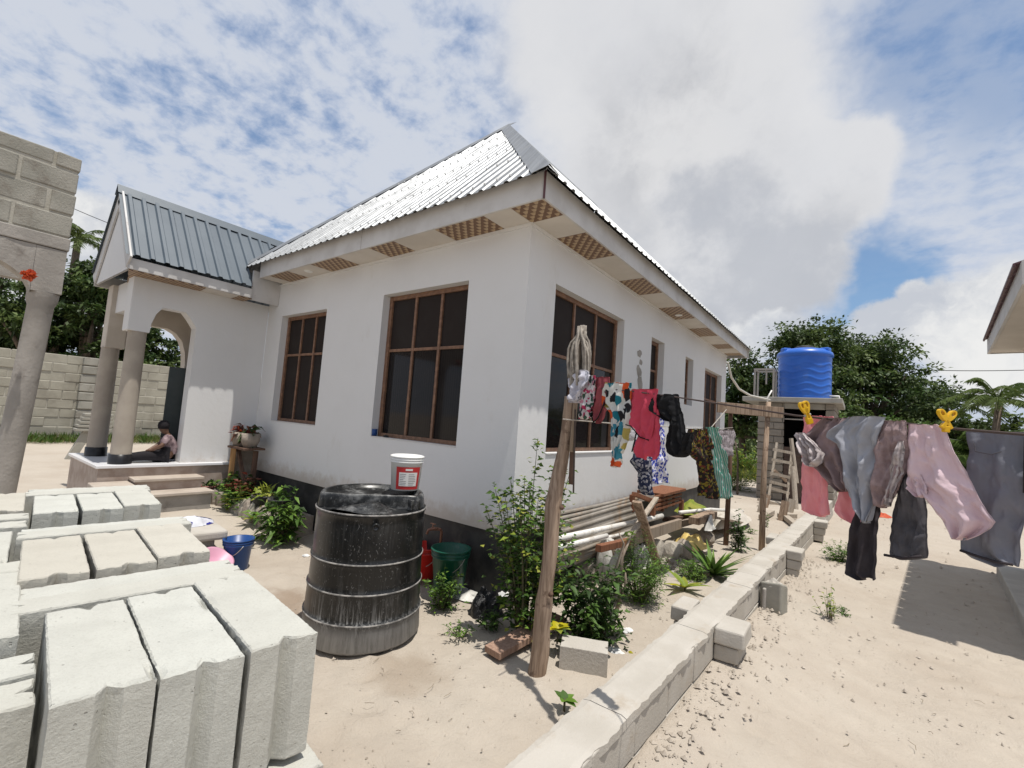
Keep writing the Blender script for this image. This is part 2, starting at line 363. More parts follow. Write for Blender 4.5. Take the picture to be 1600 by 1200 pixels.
cloth('cloth_darkgrey', (.11, .105, .115), (.055, .053, .06), 9)
cloth('cloth_charcoal', (.045, .038, .042), (.06, .053, .058), 9)
cloth('cloth_palepink', (.74, .58, .62), (.70, .54, .58), 9, transl=.2)
cloth('cloth_bluegrey', (.21, .215, .25), (.18, .185, .215), 7)
cloth('cloth_lace', (.60, .54, .53), (.40, .34, .34), 60)
cloth('cloth_bluewhite', (.62, .63, .68), kind='floral', scale=9, cols=[(.03, .035, .22), (.6, .6, .66), (.65, .66, .7), (.05, .06, .12)])


# ------------------------------------------------------------------ mesh helpers
class MB:
    def __init__(s): s.v = []; s.f = []; s.m = []
    def add(s, vs, fs, mi=0):
        o = len(s.v); s.v += [tuple(q) for q in vs]; s.f += [tuple(o + i for i in q) for q in fs]; s.m += [mi] * len(fs); return s
    def box(s, c, sz, M=None, mi=0):
        h = [q / 2 for q in sz]; c = Vector(c)
        vs = [Vector((x * h[0], y * h[1], z * h[2])) for x in (-1, 1) for y in (-1, 1) for z in (-1, 1)]
        if M is not None: vs = [M @ q for q in vs]
        return s.add([q + c for q in vs], [(0, 1, 3, 2), (4, 6, 7, 5), (0, 4, 5, 1), (2, 3, 7, 6), (0, 2, 6, 4), (1, 5, 7, 3)], mi)
    def bx(s, x0, x1, y0, y1, z0, z1, mi=0): return s.box(((x0 + x1) / 2, (y0 + y1) / 2, (z0 + z1) / 2), (abs(x1 - x0), abs(y1 - y0), abs(z1 - z0)), None, mi)
    def beam(s, a, b, wd, th, up=UP, mi=0):
        a = Vector(a); b = Vector(b); x = (b - a); L = x.length; x.normalize()
        y = up.cross(x)
        if y.length < 1e-4: y = Vector((0, 1, 0)).cross(x)
        y.normalize(); z = x.cross(y)
        M = Matrix((x, y, z)).transposed()
        return s.box((a + b) / 2, (L, wd, th), M, mi)
    def tube(s, pts, r, n=8, cap=True, mi=0):
        pts = [Vector(q) for q in pts]
        if not hasattr(r, '__len__'): r = [r] * len(pts)
        rings = []; prev = None
        for i, q in enumerate(pts):
            t = (pts[min(i + 1, len(pts) - 1)] - pts[max(i - 1, 0)]).normalized()
            a = prev if prev is not None else (Vector((1, 0, 0)) if abs(t.x) < .8 else Vector((0, 1, 0)))
            u = (a - t * a.dot(t)).normalized(); v = t.cross(u); prev = u
            rings.append([q + (u * math.cos(k * 2 * math.pi / n) + v * math.sin(k * 2 * math.pi / n)) * r[i] for k in range(n)])
        vs = [q for g in rings for q in g]; fs = []
        for i in range(len(pts) - 1):
            for k in range(n): fs.append((i * n + k, i * n + (k + 1) % n, (i + 1) * n + (k + 1) % n, (i + 1) * n + k))
        if cap: fs.append(tuple(range(n - 1, -1, -1))); fs.append(tuple((len(pts) - 1) * n + k for k in range(n)))
        return s.add(vs, fs, mi)
    def lathe(s, prof, n=24, c=(0, 0, 0), fn=None, mi=0, a0=0, a1=2 * math.pi):
        c = Vector(c); vs = []; fs = []; full = abs(a1 - a0 - 2 * math.pi) < 1e-6
        cols = n if full else n + 1
        for (r, z) in prof:
            for k in range(cols):
                a = a0 + (a1 - a0) * k / n; q = Vector((r * math.cos(a), r * math.sin(a), z))
                if fn: q = fn(q, a)
                vs.append(q + c)
        for i in range(len(prof) - 1):
            for k in range(n):
                k2 = (k + 1) % cols
                fs.append((i * cols + k, i * cols + k2, (i + 1) * cols + k2, (i + 1) * cols + k))
        return s.add(vs, fs, mi)
    def xf(s, M): s.v = [tuple(M @ Vector(q)) for q in s.v]; return s
    def mesh(s, name, mats, smooth=False):
        me = bpy.data.meshes.new(name); me.from_pydata(s.v, [], s.f)
        for q in (mats if isinstance(mats, (list, tuple)) else [mats]): me.materials.append(MATS[q])
        if any(s.m): me.polygons.foreach_set('material_index', s.m)
        if smooth: me.polygons.foreach_set('use_smooth', [True] * len(me.polygons))
        me.update(); return me

def obj(name, me, parent=None, loc=None, kind=None):
    o = bpy.data.objects.new(name, me); COL.objects.link(o)
    if parent is not None: o.parent = parent
    if loc is not None: o.location = loc
    if kind: o['kind'] = kind
    return o
def part(name, mb, mats, parent, smooth=False, bevel=0, kind=None, seg=2):
    """mesh given in world coordinates, parented under a thing whose origin is un-rotated"""
    off = Vector(parent.location) if parent is not None else Vector()
    q = parent.parent if parent is not None else None
    while q is not None: off += Vector(q.location); q = q.parent
    if off.length: mb.v = [(a - off.x, b - off.y, c - off.z) for a, b, c in mb.v]
    o = obj(name, mb.mesh(name, mats, smooth), parent, kind=kind)
    if bevel:
        b = o.modifiers.new('bevel', 'BEVEL'); b.width = bevel; b.segments = seg; b.limit_method = 'ANGLE'; b.angle_limit = .6
    return o
def tag(o, label, cat, group=None):
    o['label'] = label; o['category'] = cat
    if group: o['group'] = group
    return o
def thing(name, label, cat, loc=(0, 0, 0), group=None):
    o = bpy.data.objects.new(name, None); COL.objects.link(o); o.location = loc; o.empty_display_size = .1
    return tag(o, label, cat, group)
def single(name, mb, mats, label, cat, group=None, smooth=False, bevel=0, loc=None):
    """a thing of one mesh; mesh verts in world coordinates, origin moved to its base"""
    if loc is None:
        a = np.array(mb.v); loc = Vector((float(a[:, 0].mean()), float(a[:, 1].mean()), float(a[:, 2].min())))
    loc = Vector(loc); mb.v = [(a - loc.x, b - loc.y, c - loc.z) for a, b, c in mb.v]
    o = obj(name, mb.mesh(name, mats, smooth), None, loc)
    if bevel:
        b = o.modifiers.new('bevel', 'BEVEL'); b.width = bevel; b.segments = 2; b.limit_method = 'ANGLE'; b.angle_limit = .6
    return tag(o, label, cat, group)
def jit(mb, a, sc=3.0, seed=0.0):
    nv = []
    for q in mb.v:
        p = Vector(q) * sc + Vector((seed, seed * 1.7, -seed)); n = mnoise.noise_vector(p)
        nv.append(tuple(Vector(q) + n * a))
    mb.v = nv; return mb
def rock(c, sz, seed, n=2):
    bm = bmesh.new(); bmesh.ops.create_icosphere(bm, subdivisions=n, radius=1)
    mb = MB(); r = random.Random(seed)
    o = Vector((r.uniform(0, 50), r.uniform(0, 50), 0))
    for q in bm.verts:
        p = q.co.copy(); k = 1 + .35 * mnoise.noise(p * .9 + o) + .14 * mnoise.noise(p * 2.6 + o)
        p = Vector([math.copysign(abs(t) ** .75, t) for t in p]) * k
        mb.v.append((c[0] + p.x * sz[0] / 2, c[1] + p.y * sz[1] / 2, c[2] + p.z * sz[2] / 2))
    mb.f = [tuple(v.index for v in f.verts) for f in bm.faces]; mb.m = [0] * len(mb.f); bm.free(); return mb

def gz(x, y):
    t = min(max((-x - 5.5) / 2.0, 0), 1); t = t * t * (3 - 2 * t)
    z = .22 * t
    if x > -1.0 and -2 < y < 12:      # sand banked up against the far side of the low wall
        e = x - (-.96 + .0355 * y); f = max(0.0, 1 - max(0.0, e) / 1.1); k = min(1, max(0, (9 - y) / 5)) * min(1, max(0, (e + .12) / .1))
        z += .13 * f * f * (3 - 2 * f) * k
    return z

# ------------------------------------------------------------------ ground
def axis(lo, hi, st, far):
    a = list(np.arange(lo, hi + 1e-6, st)); q = st
    x = hi
    while x < far: q *= 1.16; x += q; a.append(x)
    x = lo; q = st
    while x > -far: q *= 1.16; x -= q; a.insert(0, x)
    return a
xs = axis(-7.5, 3.0, .055, 900); ys = axis(.6, 10.0, .055, 900)
mb = MB()
for y in ys:
    for x in xs:
        z = gz(x, y)
        if abs(x) < 25 and abs(y) < 30:
            z += .022 * mnoise.noise(Vector((x * .9, y * .9, 0))) + .012 * mnoise.noise(Vector((x * 3.1, y * 3.1, 4)))
            if -7.6 < x < 3.1 and .5 < y < 10.1:
                z += .009 * mnoise.noise(Vector((x * 8, y * 8, 9))) + .006 * mnoise.noise(Vector((x * 17, y * 17, 2)))
                if x > -.8: z += .016 * max(0, mnoise.noise(Vector((x * 4.5, y * 4.5, 31)))) ** 1
        mb.v.append((x, y, z - .012))
nx = len(xs)
VV = np.array(mb.v); fr_ = np.random.default_rng(5)
for i in range(170):
    cx, cy = (fr_.uniform(-.5, 2.6), fr_.uniform(1.6, 9.5)) if i % 3 else (fr_.uniform(-5.2, -1.6), fr_.uniform(1.3, 3.0))
    a_ = fr_.uniform(0, 3.14); dx = (VV[:, 0] - cx) * math.cos(a_) + (VV[:, 1] - cy) * math.sin(a_); dy = -(VV[:, 0] - cx) * math.sin(a_) + (VV[:, 1] - cy) * math.cos(a_)
    rr = (dx / .15) ** 2 + (dy / .075) ** 2; VV[:, 2] += fr_.uniform(.010, .022) * (-np.exp(-rr * 1.6) + .55 * np.exp(-(np.sqrt(rr) - 1.35) ** 2 * 7))
mb.v = [tuple(q) for q in VV]
for j in range(len(ys) - 1):
    for i in range(nx - 1): mb.f.append((j * nx + i, j * nx + i + 1, (j + 1) * nx + i + 1, (j + 1) * nx + i))
mb.m = [0] * len(mb.f)
obj('ground', mb.mesh('ground', 'sand', True), kind='structure')

# ================================================================== HOUSE
X0, Y0 = -2.605, 3.571           # outer corner of the two walls in view
FL, SOF = .66, 3.70              # plinth top, soffit
house = thing('bungalow', 'white single storey bungalow with zinc hip roof and wooden framed windows', 'house', (-5.3, 7.5, 0))
def wall_grid(axis, at, inward, u0, u1, z0, z1, holes, th=.2):
    """wall with its outer face on axis=at, thickness th towards inward, rectangular holes (u0,u1,z0,z1)"""
    mb = MB(); us = sorted({u0, u1, *[h[0] for h in holes], *[h[1] for h in holes]}); zs = sorted({z0, z1, *[h[2] for h in holes], *[h[3] for h in holes]})
    def q(u, z, k):
        t = at + inward * th * k
        return (u, t, z) if axis == 'y' else (t, u, z)
    hole = lambda a, b: any(h[0] <= a < h[1] and h[2] <= b < h[3] for h in holes)
    flip = (axis == 'y') == (inward > 0)
    def face(*p): mb.add(p if flip else p[::-1], [(0, 1, 2, 3)])
    for a, b in zip(us, us[1:]):
        for c, d2 in zip(zs, zs[1:]):
            if hole(a, c): continue
            face(q(a, c, 0), q(b, c, 0), q(b, d2, 0), q(a, d2, 0)); face(q(b, c, 1), q(a, c, 1), q(a, d2, 1), q(b, d2, 1))
    for (a, b, c, d2) in holes + [(u0, u1, z0, z1)]:
        s = [(a, c), (b, c), (b, d2), (a, d2)]
        out_ = (a, b, c, d2) == (u0, u1, z0, z1)
        for (p1, p2) in zip(s, s[1:] + s[:1]):
            if out_: p1, p2 = p2, p1
            mb.add([q(*p1, 0), q(*p1, 1), q(*p2, 1), q(*p2, 0)] if not flip else [q(*p2, 0), q(*p2, 1), q(*p1, 1), q(*p1, 0)], [(0, 1, 2, 3)])
    return mb
hf = [(-7.51, -6.19, 1.47, 3.18), (-4.88, -3.40, 1.42, 3.24)]
hr = [(4.09, 5.92, 1.42, 3.25), (6.99, 7.60, 2.33, 3.22), (8.80, 9.32, 2.28, 3.19), (10.2, 11.7, 1.50, 3.16)]
part('wall', wall_grid('y', Y0, 1, -8.0, X0, FL, SOF + .02, hf), 'white_paint', house)
part('wall', wall_grid('x', X0, -1, Y0 + .2, 12.15, FL, SOF + .02, hr), 'white_paint', house)
part('wall', wall_grid('y', 12.15, -1, -8.0, X0 - .2, FL, SOF + .02, []), 'white_paint', house)
part('wall', wall_grid('x', -8.0, 1, Y0 + .2, 11.95, FL, SOF + .02, []), 'white_paint', house)
part('plinth', MB().bx(-7.97, X0 - .035, Y0 + .035, 12.1, -.4, FL), 'black_plinth', house)

def window(axis, at, inward, u0, u1, z0, z1, cols, trans, screen=False, rec=.10, fw=.055):
    """wooden frame set back in its opening: outer members, mullions, transom, one pane for each light"""
    def B(mb, a, b, c, d2, t0, t1):
        t0 = at + inward * t0; t1 = at + inward * t1
        if axis == 'y': mb.bx(a, b, min(t0, t1), max(t0, t1), c, d2)
        else: mb.bx(min(t0, t1), max(t0, t1), a, b, c, d2)
    g = .003; fr = MB(); a, b, c, d2 = u0 + g, u1 - g, z0 + g, z1 - g
    B(fr, a, a + fw, c, d2, rec, rec + .07); B(fr, b - fw, b, c, d2, rec, rec + .07)
    B(fr, a + fw, b - fw, c, c + fw, rec + .003, rec + .067); B(fr, a + fw, b - fw, d2 - fw, d2, rec + .003, rec + .067)
    f = part('window', fr, 'wood_frame', house, bevel=.004)
    us = [a + fw + (b - a - 2 * fw) * i / cols for i in range(cols + 1)]
    zt = c + (d2 - c) * trans if trans else None
    mw = .036
    for u in us[1:-1]:
        part('mullion', (lambda m_: (B(m_, u - mw / 2, u + mw / 2, c + fw, d2 - fw, rec + .008, rec + .058), m_)[1])(MB()), 'wood_frame', f, bevel=.003)
    if zt:
        for p, q in zip(us, us[1:]):
            p2 = p + (mw / 2 if p > us[0] else 0); q2 = q - (mw / 2 if q < us[-1] else 0)
            part('transom', (lambda m_: (B(m_, p2, q2, zt - mw / 2, zt + mw / 2, rec + .012, rec + .055), m_)[1])(MB()), 'wood_frame', f, bevel=.003)
    for p, q in zip(us, us[1:]):
        p2 = p + (mw / 2 if p > us[0] else 0); q2 = q - (mw / 2 if q < us[-1] else 0)
        for (lo, hi, ms) in ([(c + fw, zt - mw / 2, 'window_screen' if screen else 'window_glass'), (zt + mw / 2, d2 - fw, 'window_screen')] if zt else [(c + fw, d2 - fw, 'window_screen')]):
            part('pane', (lambda m_: (B(m_, p2, q2, lo, hi, rec + .03, rec + .04), m_)[1])(MB()), ms, f)
    return f
window('y', Y0, 1, *hf[0], 3, .63, True)
window('y', Y0, 1, *hf[1], 3, .61)
window('x', X0, -1, *hr[0], 3, .60)
window('x', X0, -1, *hr[1], 1, .45, True)
window('x', X0, -1, *hr[2], 1, .5, True)
window('x', X0, -1, *hr[3], 3, .62, True)
# dark room behind the openings is closed off by the panes; thin cement sills
for (ax, h) in (('y', hf[0]), ('y', hf[1]), ('x', hr[0]), ('x', hr[3])):
    if ax == 'y': part('sill', MB().bx(h[0] + .003, h[1] - .003, Y0 - .004, Y0 + .095, h[2] + .002, h[2] + .012), 'reveal_paint', house)
    else: part('sill', MB().bx(X0 - .095, X0 + .012, h[0] + .003, h[1] - .003, h[2] + .002, h[2] + .014), 'white_paint', house)

# roof ------------------------------------------------------------
EX0, EX1, EY0, EY1, EZ = -8.12, -2.125, 3.10, 12.62, 3.905
HALF = (EX1 - EX0) / 2; TANP = 1.055
PROF = [(0, 0), (.52, 0), (.62, .024), (.86, .024), (.96, 0)]
def ribbed(o, e, s, n, W, length, name, matn, parent, pitch=.155, sheet=5, seg=6, wob=.004, start=lambda u: 0.0):
    """trapezoid-ribbed sheets: o eave start, e along the eave, s up the slope, n outwards; length(u) of slope at u"""
    o = Vector(o); k = 0; u = 0.0; outp = []
    while u < W - 1e-3:
        us = []
        u1 = min(u + pitch * sheet, W)
        q = u
        while q < u1 - 1e-6:
            for (t, h) in PROF: us.append((q + t * pitch, h))
            q += pitch
        us = [(a, h) for a, h in us if a < u1] + [(min(u1 + .012, W), 0)]
        mb = MB(); lift = .003 * (k % 2) + .002
        for (a, h) in us:
            L = max(length(a), .001); v0 = min(start(a), L - .001)
            for j in range(seg + 1):
                v = v0 + (L - v0) * j / seg
                p = o + e * a + s * v + n * (h + lift + wob * mnoise.noise(Vector((a * 2, v * 1.3, 5 + o.x))))
                mb.v.append(tuple(p))
        for i in range(len(us) - 1):
            for j in range(seg): mb.f.append((i * (seg + 1) + j, (i + 1) * (seg + 1) + j, (i + 1) * (seg + 1) + j + 1, i * (seg + 1) + j + 1))
        mb.m = [0] * len(mb.f)
        q = part(name, mb, matn, parent); so_ = q.modifiers.new('thick', 'SOLIDIFY'); so_.thickness = .0022; so_.offset = -1
        u = u1; k += 1
cs = 1 / math.sqrt(1 + TANP ** 2); sn = TANP * cs
tot = EX1 - EX0
zinc = 'zinc_sheet'
PROF = [(a, h * .62) for a, h in PROF]
ribbed((EX0, EY0, EZ), Vector((1, 0, 0)), Vector((0, cs, sn)), Vector((0, -sn, cs)), tot, lambda u: min(u, tot - u) / cs, 'roof_sheet', zinc, house)
tl = EY1 - EY0
ribbed((EX1, EY0, EZ), Vector((0, 1, 0)), Vector((-cs, 0, sn)), Vector((sn, 0, cs)), tl, lambda u: min(u, tl - u, HALF) / cs, 'roof_sheet', zinc, house)
ribbed((EX0, EY1, EZ), Vector((0, -1, 0)), Vector((cs, 0, sn)), Vector((-sn, 0, cs)), tl, lambda u: min(u, tl - u, HALF) / cs, 'roof_sheet', zinc, house, sheet=10, seg=2)
ribbed((EX1, EY1, EZ), Vector((-1, 0, 0)), Vector((0, -cs, sn)), Vector((0, sn, cs)), tot, lambda u: min(u, tot - u) / cs, 'roof_sheet', zinc, house, sheet=10, seg=2)
AP = Vector(((EX0 + EX1) / 2, EY0 + HALF, EZ + HALF * TANP)); AP2 = Vector((AP.x, EY1 - HALF, AP.z))
def cap(a, b, w1, w2, name='ridge_cap', matn=zinc, wd=.17, parent=None):
    """folded capping strip laid over a hip or ridge, w1/w2 the two slope directions across it"""
    a = Vector(a); b = Vector(b); mb = MB(); n = 10
    for i in range(n + 1):
        c = a.lerp(b, i / n); j = .004 * math.sin(i * 5.1)
        for q in (c + w1 * wd + Vector((0, 0, .032 + j)), c + w1 * wd * .25 + Vector((0, 0, .052)), c + Vector((0, 0, .062)), c + w2 * wd * .25 + Vector((0, 0, .052)), c + w2 * wd + Vector((0, 0, .032 - j))): mb.v.append(tuple(q))
    for i in range(n):
        for j in range(4): mb.f.append((i * 5 + j, i * 5 + j + 1, i * 5 + j + 6, i * 5 + j + 5))
    mb.m = [0] * len(mb.f)
    q = part(name, mb, matn, parent or house); z_ = q.modifiers.new('thick', 'SOLIDIFY'); z_.thickness = .003
HR = Vector((EX1, EY0, EZ)); HL = Vector((EX0, EY0, EZ))
cap(HR.lerp(AP, -.012), AP, Vector((-1, 0, 0)), Vector((0, 1, 0)), wd=.19)
cap(HL.lerp(AP, .0), AP, Vector((1, 0, 0)), Vector((0, 1, 0)))
cap(AP, AP2, Vector((-cs, 0, -sn)), Vector((cs, 0, -sn)))
# roofing screws with their washers
mb = MB()
for r in range(5):
    for i in range(34):
        v = .12 + r * .75; a = .3 + i * .155 + .11
        if v / 1 < min(a, tot - a) / cs - .2:
            p = HL + Vector((1, 0, 0)) * a + Vector((0, cs, sn)) * v + Vector((0, -sn, cs)) * .03
            mb.box(p, (.016, .016, .016))
part('roof_screws', mb, 'white_plastic', house, kind='stuff')

# fascia, soffit
def fascia(x0, x1, y0, y1, z0, z1): part('fascia', MB().bx(x0, x1, y0, y1, z0, z1), 'fascia_paint', house, bevel=.004)
FZ0, FZ1 = 3.717, 3.972
fascia(-7.60, -4.92, EY0 + .09, EY0 + .115, FZ0, FZ1); fascia(-4.914, EX1 - .116, EY0 + .09, EY0 + .115, FZ0, FZ1)
fascia(EX1 - .115, EX1 - .09, EY0 + .09, 6.3, FZ0, FZ1); fascia(EX1 - .115, EX1 - .09, 6.306, 9.6, FZ0, FZ1); fascia(EX1 - .115, EX1 - .09, 9.606, EY1 - .03, FZ0, FZ1)
fascia(EX0 + .03, EX1 - .06, EY1 - .055, EY1 - .03, FZ0, FZ1)
part('corner_joint', MB().tube([(EX1 - .095, EY0 + .095, FZ0), (EX1 - .095, EY0 + .095, FZ1 + .03)], .012, 6), 'rust_red_sheet', house)
def panel(x0, x1, y0, y1, pat):
    part('soffit_panel', MB().bx(x0 + .002, x1 - .002, y0 + .002, y1 - .002, SOF + .022, SOF + .034), 'soffit_mosaic' if pat else 'soffit_cream', house)
fx = [-7.58, -7.33, -6.78, -6.13, -5.46, -4.79, -4.32, -3.63, -2.94, -2.605]
for i, (a, b) in enumerate(zip(fx, fx[1:])): panel(a, b, EY0 + .115, Y0, i in (1, 3, 5, 7))
panel(X0, EX1 - .115, EY0 + .115, Y0 - .0, True)
ry = [Y0, 4.02, 4.74, 5.63, 6.36, 7.18, 8.03, 8.83, 9.63, 10.56, 11.14, 11.78, 12.15]
for i, (a, b) in enumerate(zip(ry, ry[1:])): panel(X0, EX1 - .115, a, b, i % 2 == 1)
r = random.Random(6)
for (px, py, w_, h_) in ((999, 552, .10, .07), (1001, 566, .07, .05), (998, 580, .12, .10), (1000, 598, .11, .12), (996, 612, .08, .05)):
    q = PX(px, py, X0); n_ = 11; mb = MB()
    for k in range(n_):
        a = 2 * math.pi * k / n_; f = r.uniform(.6, 1.1); mb.v.append((X0 + .002, q.y + math.cos(a) * w_ * f, q.z + math.sin(a) * h_ * f))
    mb.f = [tuple(range(n_))]; mb.m = [0]; part('cement_patch', mb, 'plaster_grey', house)
for (x, y) in ((-6.45, 3.37), (-2.43, 7.72)):
    part('downlight', MB().lathe([(.0, SOF + .016), (.045, SOF + .012), (.058, SOF + .012), (.06, SOF + .021)], 16, (x, y, 0)), 'white_plastic', house, True)
part('cornice', MB().bx(-7.98, X0 + .018, Y0 - .018, Y0 - .001, SOF - .012, SOF + .021), 'white_paint', house)
part('cornice', MB().bx(X0 + .001, X0 + .018, Y0 - .0005, 12.15, SOF - .012, SOF + .021), 'white_paint', house)

PROF = [(a, h / .62) for a, h in PROF]
# porch -----------------------------------------------------------
_n0 = len(house.children)
PXR, PXL, PY0, PY1, PF = -8.0, -9.30, 1.80, 2.95, .78      # right and left wall faces, front, back wall, floor
PT = 3.385
part('porch_floor', MB().bx(-9.60, -7.90, 1.60, 3.56, PF - .04, PF), 'tile_white', house, bevel=.006)
part('porch_base', MB().bx(-9.57, -7.93, 1.63, 3.56, -.3, PF - .043), 'tile_rose', house)
part('step', MB().bx(-7.93, -7.60, 1.94, 2.76, .583, .62), 'tile_beige', house, bevel=.006)
part('step', MB().bx(-7.93, -7.64, 1.96, 2.74, -.2, .58), 'tile_rose', house)
part('step', MB().bx(-7.64, -7.30, 1.94, 2.80, .423, .46), 'tile_beige', house, bevel=.006)
part('step', MB().bx(-7.638, -7.34, 1.96, 2.78, -.2, .42), 'plaster_grey', house)
part('step', MB().bx(-7.90, -7.46, 1.52, 1.93, -.2, .57), 'tile_beige', house, bevel=.01)
def arch_wall(xa, xb, pts, y0, y1, ztop, zb_out):
    """wall in the YZ plane between xa and xb; pts = underside outline (y,z) of the opening, walls down to zb_out on both sides"""
    mb = MB()
    yz = [(y0, None)] + [(p[0], p[1]) for p in pts] + [(y1, None)]
    segs = []
    if pts[0][0] > y0 + 1e-4: segs.append((y0, zb_out[0], pts[0][0], zb_out[0]))
    for a, b in zip(pts, pts[1:]): segs.append((a[0], a[1], b[0], b[1]))
    if pts[-1][0] < y1 - 1e-4: segs.append((pts[-1][0], zb_out[1], y1, zb_out[1]))
    for (ya, za, yb, zb) in segs:
        mb.add([(xa, ya, za), (xa, yb, zb), (xa, yb, ztop), (xa, ya, ztop)], [(0, 1, 2, 3)])
        mb.add([(xb, yb, zb), (xb, ya, za), (xb, ya, ztop), (xb, yb, ztop)], [(0, 1, 2, 3)])
        mb.add([(xb, ya, za), (xb, yb, zb), (xa, yb, zb), (xa, ya, za)], [(0, 1, 2, 3)])
    mb.add([(xb, y0, zb_out[0]), (xa, y0, zb_out[0]), (xa, y0, ztop), (xb, y0, ztop)], [(0, 1, 2, 3)])
    mb.add([(xb, y1, ztop), (xa, y1, ztop), (xa, y1, zb_out[1]), (xb, y1, zb_out[1])], [(0, 1, 2, 3)])
    if zb_out[0] > pts[0][1]: pass
    p, q = pts[-1], zb_out[1]
    if q < p[1]: mb.add([(xa, p[0], q), (xb, p[0], q), (xb, p[0], p[1]), (xa, p[0], p[1])], [(0, 1, 2, 3)])
    return mb
A1 = [(1.99, 2.62), (2.0, 2.76), (2.04, 2.9), (2.11, 3.01), (2.39, 3.01), (2.45, 2.94), (2.51, 2.86), (2.55, 2.80)]
part('porch_wall', arch_wall(PXR, PXR - .2, A1, PY0, Y0 - .002, PT, (2.62, FL)), 'white_paint', house)
part('porch_wall', MB().bx(PXR - .199, PXR - .001, 2.555, Y0 - .004, PF + .001, PF + .002), 'white_paint', house)
A2 = [(2.0, 2.45), (2.1, 2.75), (2.25, 2.86), (2.50, 2.86), (2.62, 2.80), (2.72, 2.68), (2.78, 2.5), (2.80, 2.3)]
part('porch_wall', arch_wall(PXL + .2, PXL, A2, PY0, 3.2, PT, (2.45, PF)), 'porch_cream', house)
part('porch_wall', MB().bx(PXL + .2, PXR - .2, PY0 + .002, PY0 + .2, 2.95, PT), 'white_paint', house)
part('porch_wall', MB().bx(PXL + .205, PXR - .205, PY1, PY1 + .2, 2.85, PT), 'porch_cream', house)
part('porch_wall', MB().bx(PXR - .42, PXR - .205, PY1, PY1 + .2, PF, 2.85), 'porch_cream', house)
part('porch_ceiling', MB().bx(PXL + .2, PXR - .2, PY0 + .2, PY1, PT - .08, PT - .05), 'soffit_cream', house)
part('column_block', MB().bx(PXR - .26, PXR - .002, PY0 - .06, PY0 + .175, 2.62, PT - .001), 'white_paint', house, bevel=.01)
part('column_block', MB().bx(PXL - .02, PXL + .24, PY0 - .06, PY0 + .175, 2.42, PT - .001), 'porch_cream', house, bevel=.01)
def column(x, y, zt, r0, r1):
    c = part('column', MB().lathe([(r0, PF + .12), (r0 * .97, 1.3), (r0 * .95, 1.8), (r1, 2.4), (r1 * .99, zt)], 28, (x, y, 0)), 'column_cream', house, True)
    part('column_foot', MB().lathe([(r0 + .012, PF + .001), (r0 + .012, PF + .13), (r0 - .01, PF + .135)], 28, (x, y, 0)), 'black_tile', c, True)
column(-8.10, 1.88, 2.62, .118, .108); column(-9.17, 1.83, 2.42, .118, .108)
dr = part('door', MB().bx(-9.15, -8.44, PY1 + .02, PY1 + .07, PF + .004, 2.22), 'dark_door', house, bevel=.006)
part('door_panel', MB().bx(-9.08, -8.85, PY1 + .008, PY1 + .019, PF + .2, 2.05), 'dark_door', dr, bevel=.004)
part('door_panel', MB().bx(-8.78, -8.54, PY1 + .008, PY1 + .019, PF + .2, 2.05), 'dark_door', dr, bevel=.004)
part('fanlight', MB().bx(-9.17, -8.42, PY1 + .02, PY1 + .07, 2.27, 2.85), 'mahogany', house, bevel=.005)
part('door_frame', MB().bx(-9.18, -8.42, PY1 + .0, PY1 + .09, 2.22, 2.27), 'mahogany', house)
dl = part('open_door_leaf', MB().beam((-8.47, PY1 - .02, 1.50), (-8.60, PY1 - .50, 1.50), .045, 1.42), 'dark_door', house, bevel=.004)
# porch roof: gable, ridge running back into the hip roof
PEX, PEL, PEY, PEZ, PRX, PRZ = -7.62, -9.46, 1.54, 3.56, -8.54, 4.68
pc = Vector((PRX - PEX, 0, PRZ - PEZ)); pl = pc.length; pcn = pc.normalized()
ribbed((PEX, PEY, PEZ), Vector((0, 1, 0)), pcn, Vector((-pcn.z * -1, 0, -pcn.x)), 4.1, lambda u: pl if u < 1.62 else max(.3, pl), 'roof_sheet', 'blue_grey_sheet', house, pitch=.165, sheet=4, start=lambda u: max(0.0, (EZ + TANP * (PEY + u - EY0) - PEZ) / pcn.z) if PEY + u > EY0 + .02 else 0.0)
pc2 = Vector((PRX - PEL, 0, PRZ - PEZ)).normalized()
ribbed((PEL, PEY + 4.1, PEZ), Vector((0, -1, 0)), pc2, Vector((-pc2.z, 0, pc2.x)), 4.1, lambda u: pl, 'roof_sheet', 'blue_grey_sheet', house, pitch=.165, sheet=8, seg=2)
cap((PRX, PEY - .01, PRZ), (PRX, 5.0, PRZ), Vector((pcn.x * -1, 0, -pcn.z)), Vector((pcn.x, 0, -pcn.z)), matn='blue_grey_sheet', wd=.14)
part('fascia', MB().bx(PEX - .055, PEX - .03, PEY + .04, EY0 + .03, PEZ - .178, PEZ - .03), 'fascia_paint', house, bevel=.004)
part('fascia', MB().bx(PEL + .03, PEL + .055, PEY + .04, 3.5, PEZ - .20, PEZ - .012), 'fascia_paint', house, bevel=.004)
part('fascia', MB().bx(PEX - .10, PEX - .062, EY0 + .035, Y0 - .004, PEZ - .198, FZ0 + .12), 'fascia_paint', house)
for sx, s2 in ((PEX, pcn), (PEL, pc2)):
    a = Vector((sx, PEY + .045, PEZ - .10)); part('barge_board', MB().beam(a, a + s2 * pl, .025, .2), 'fascia_paint', house, bevel=.004)
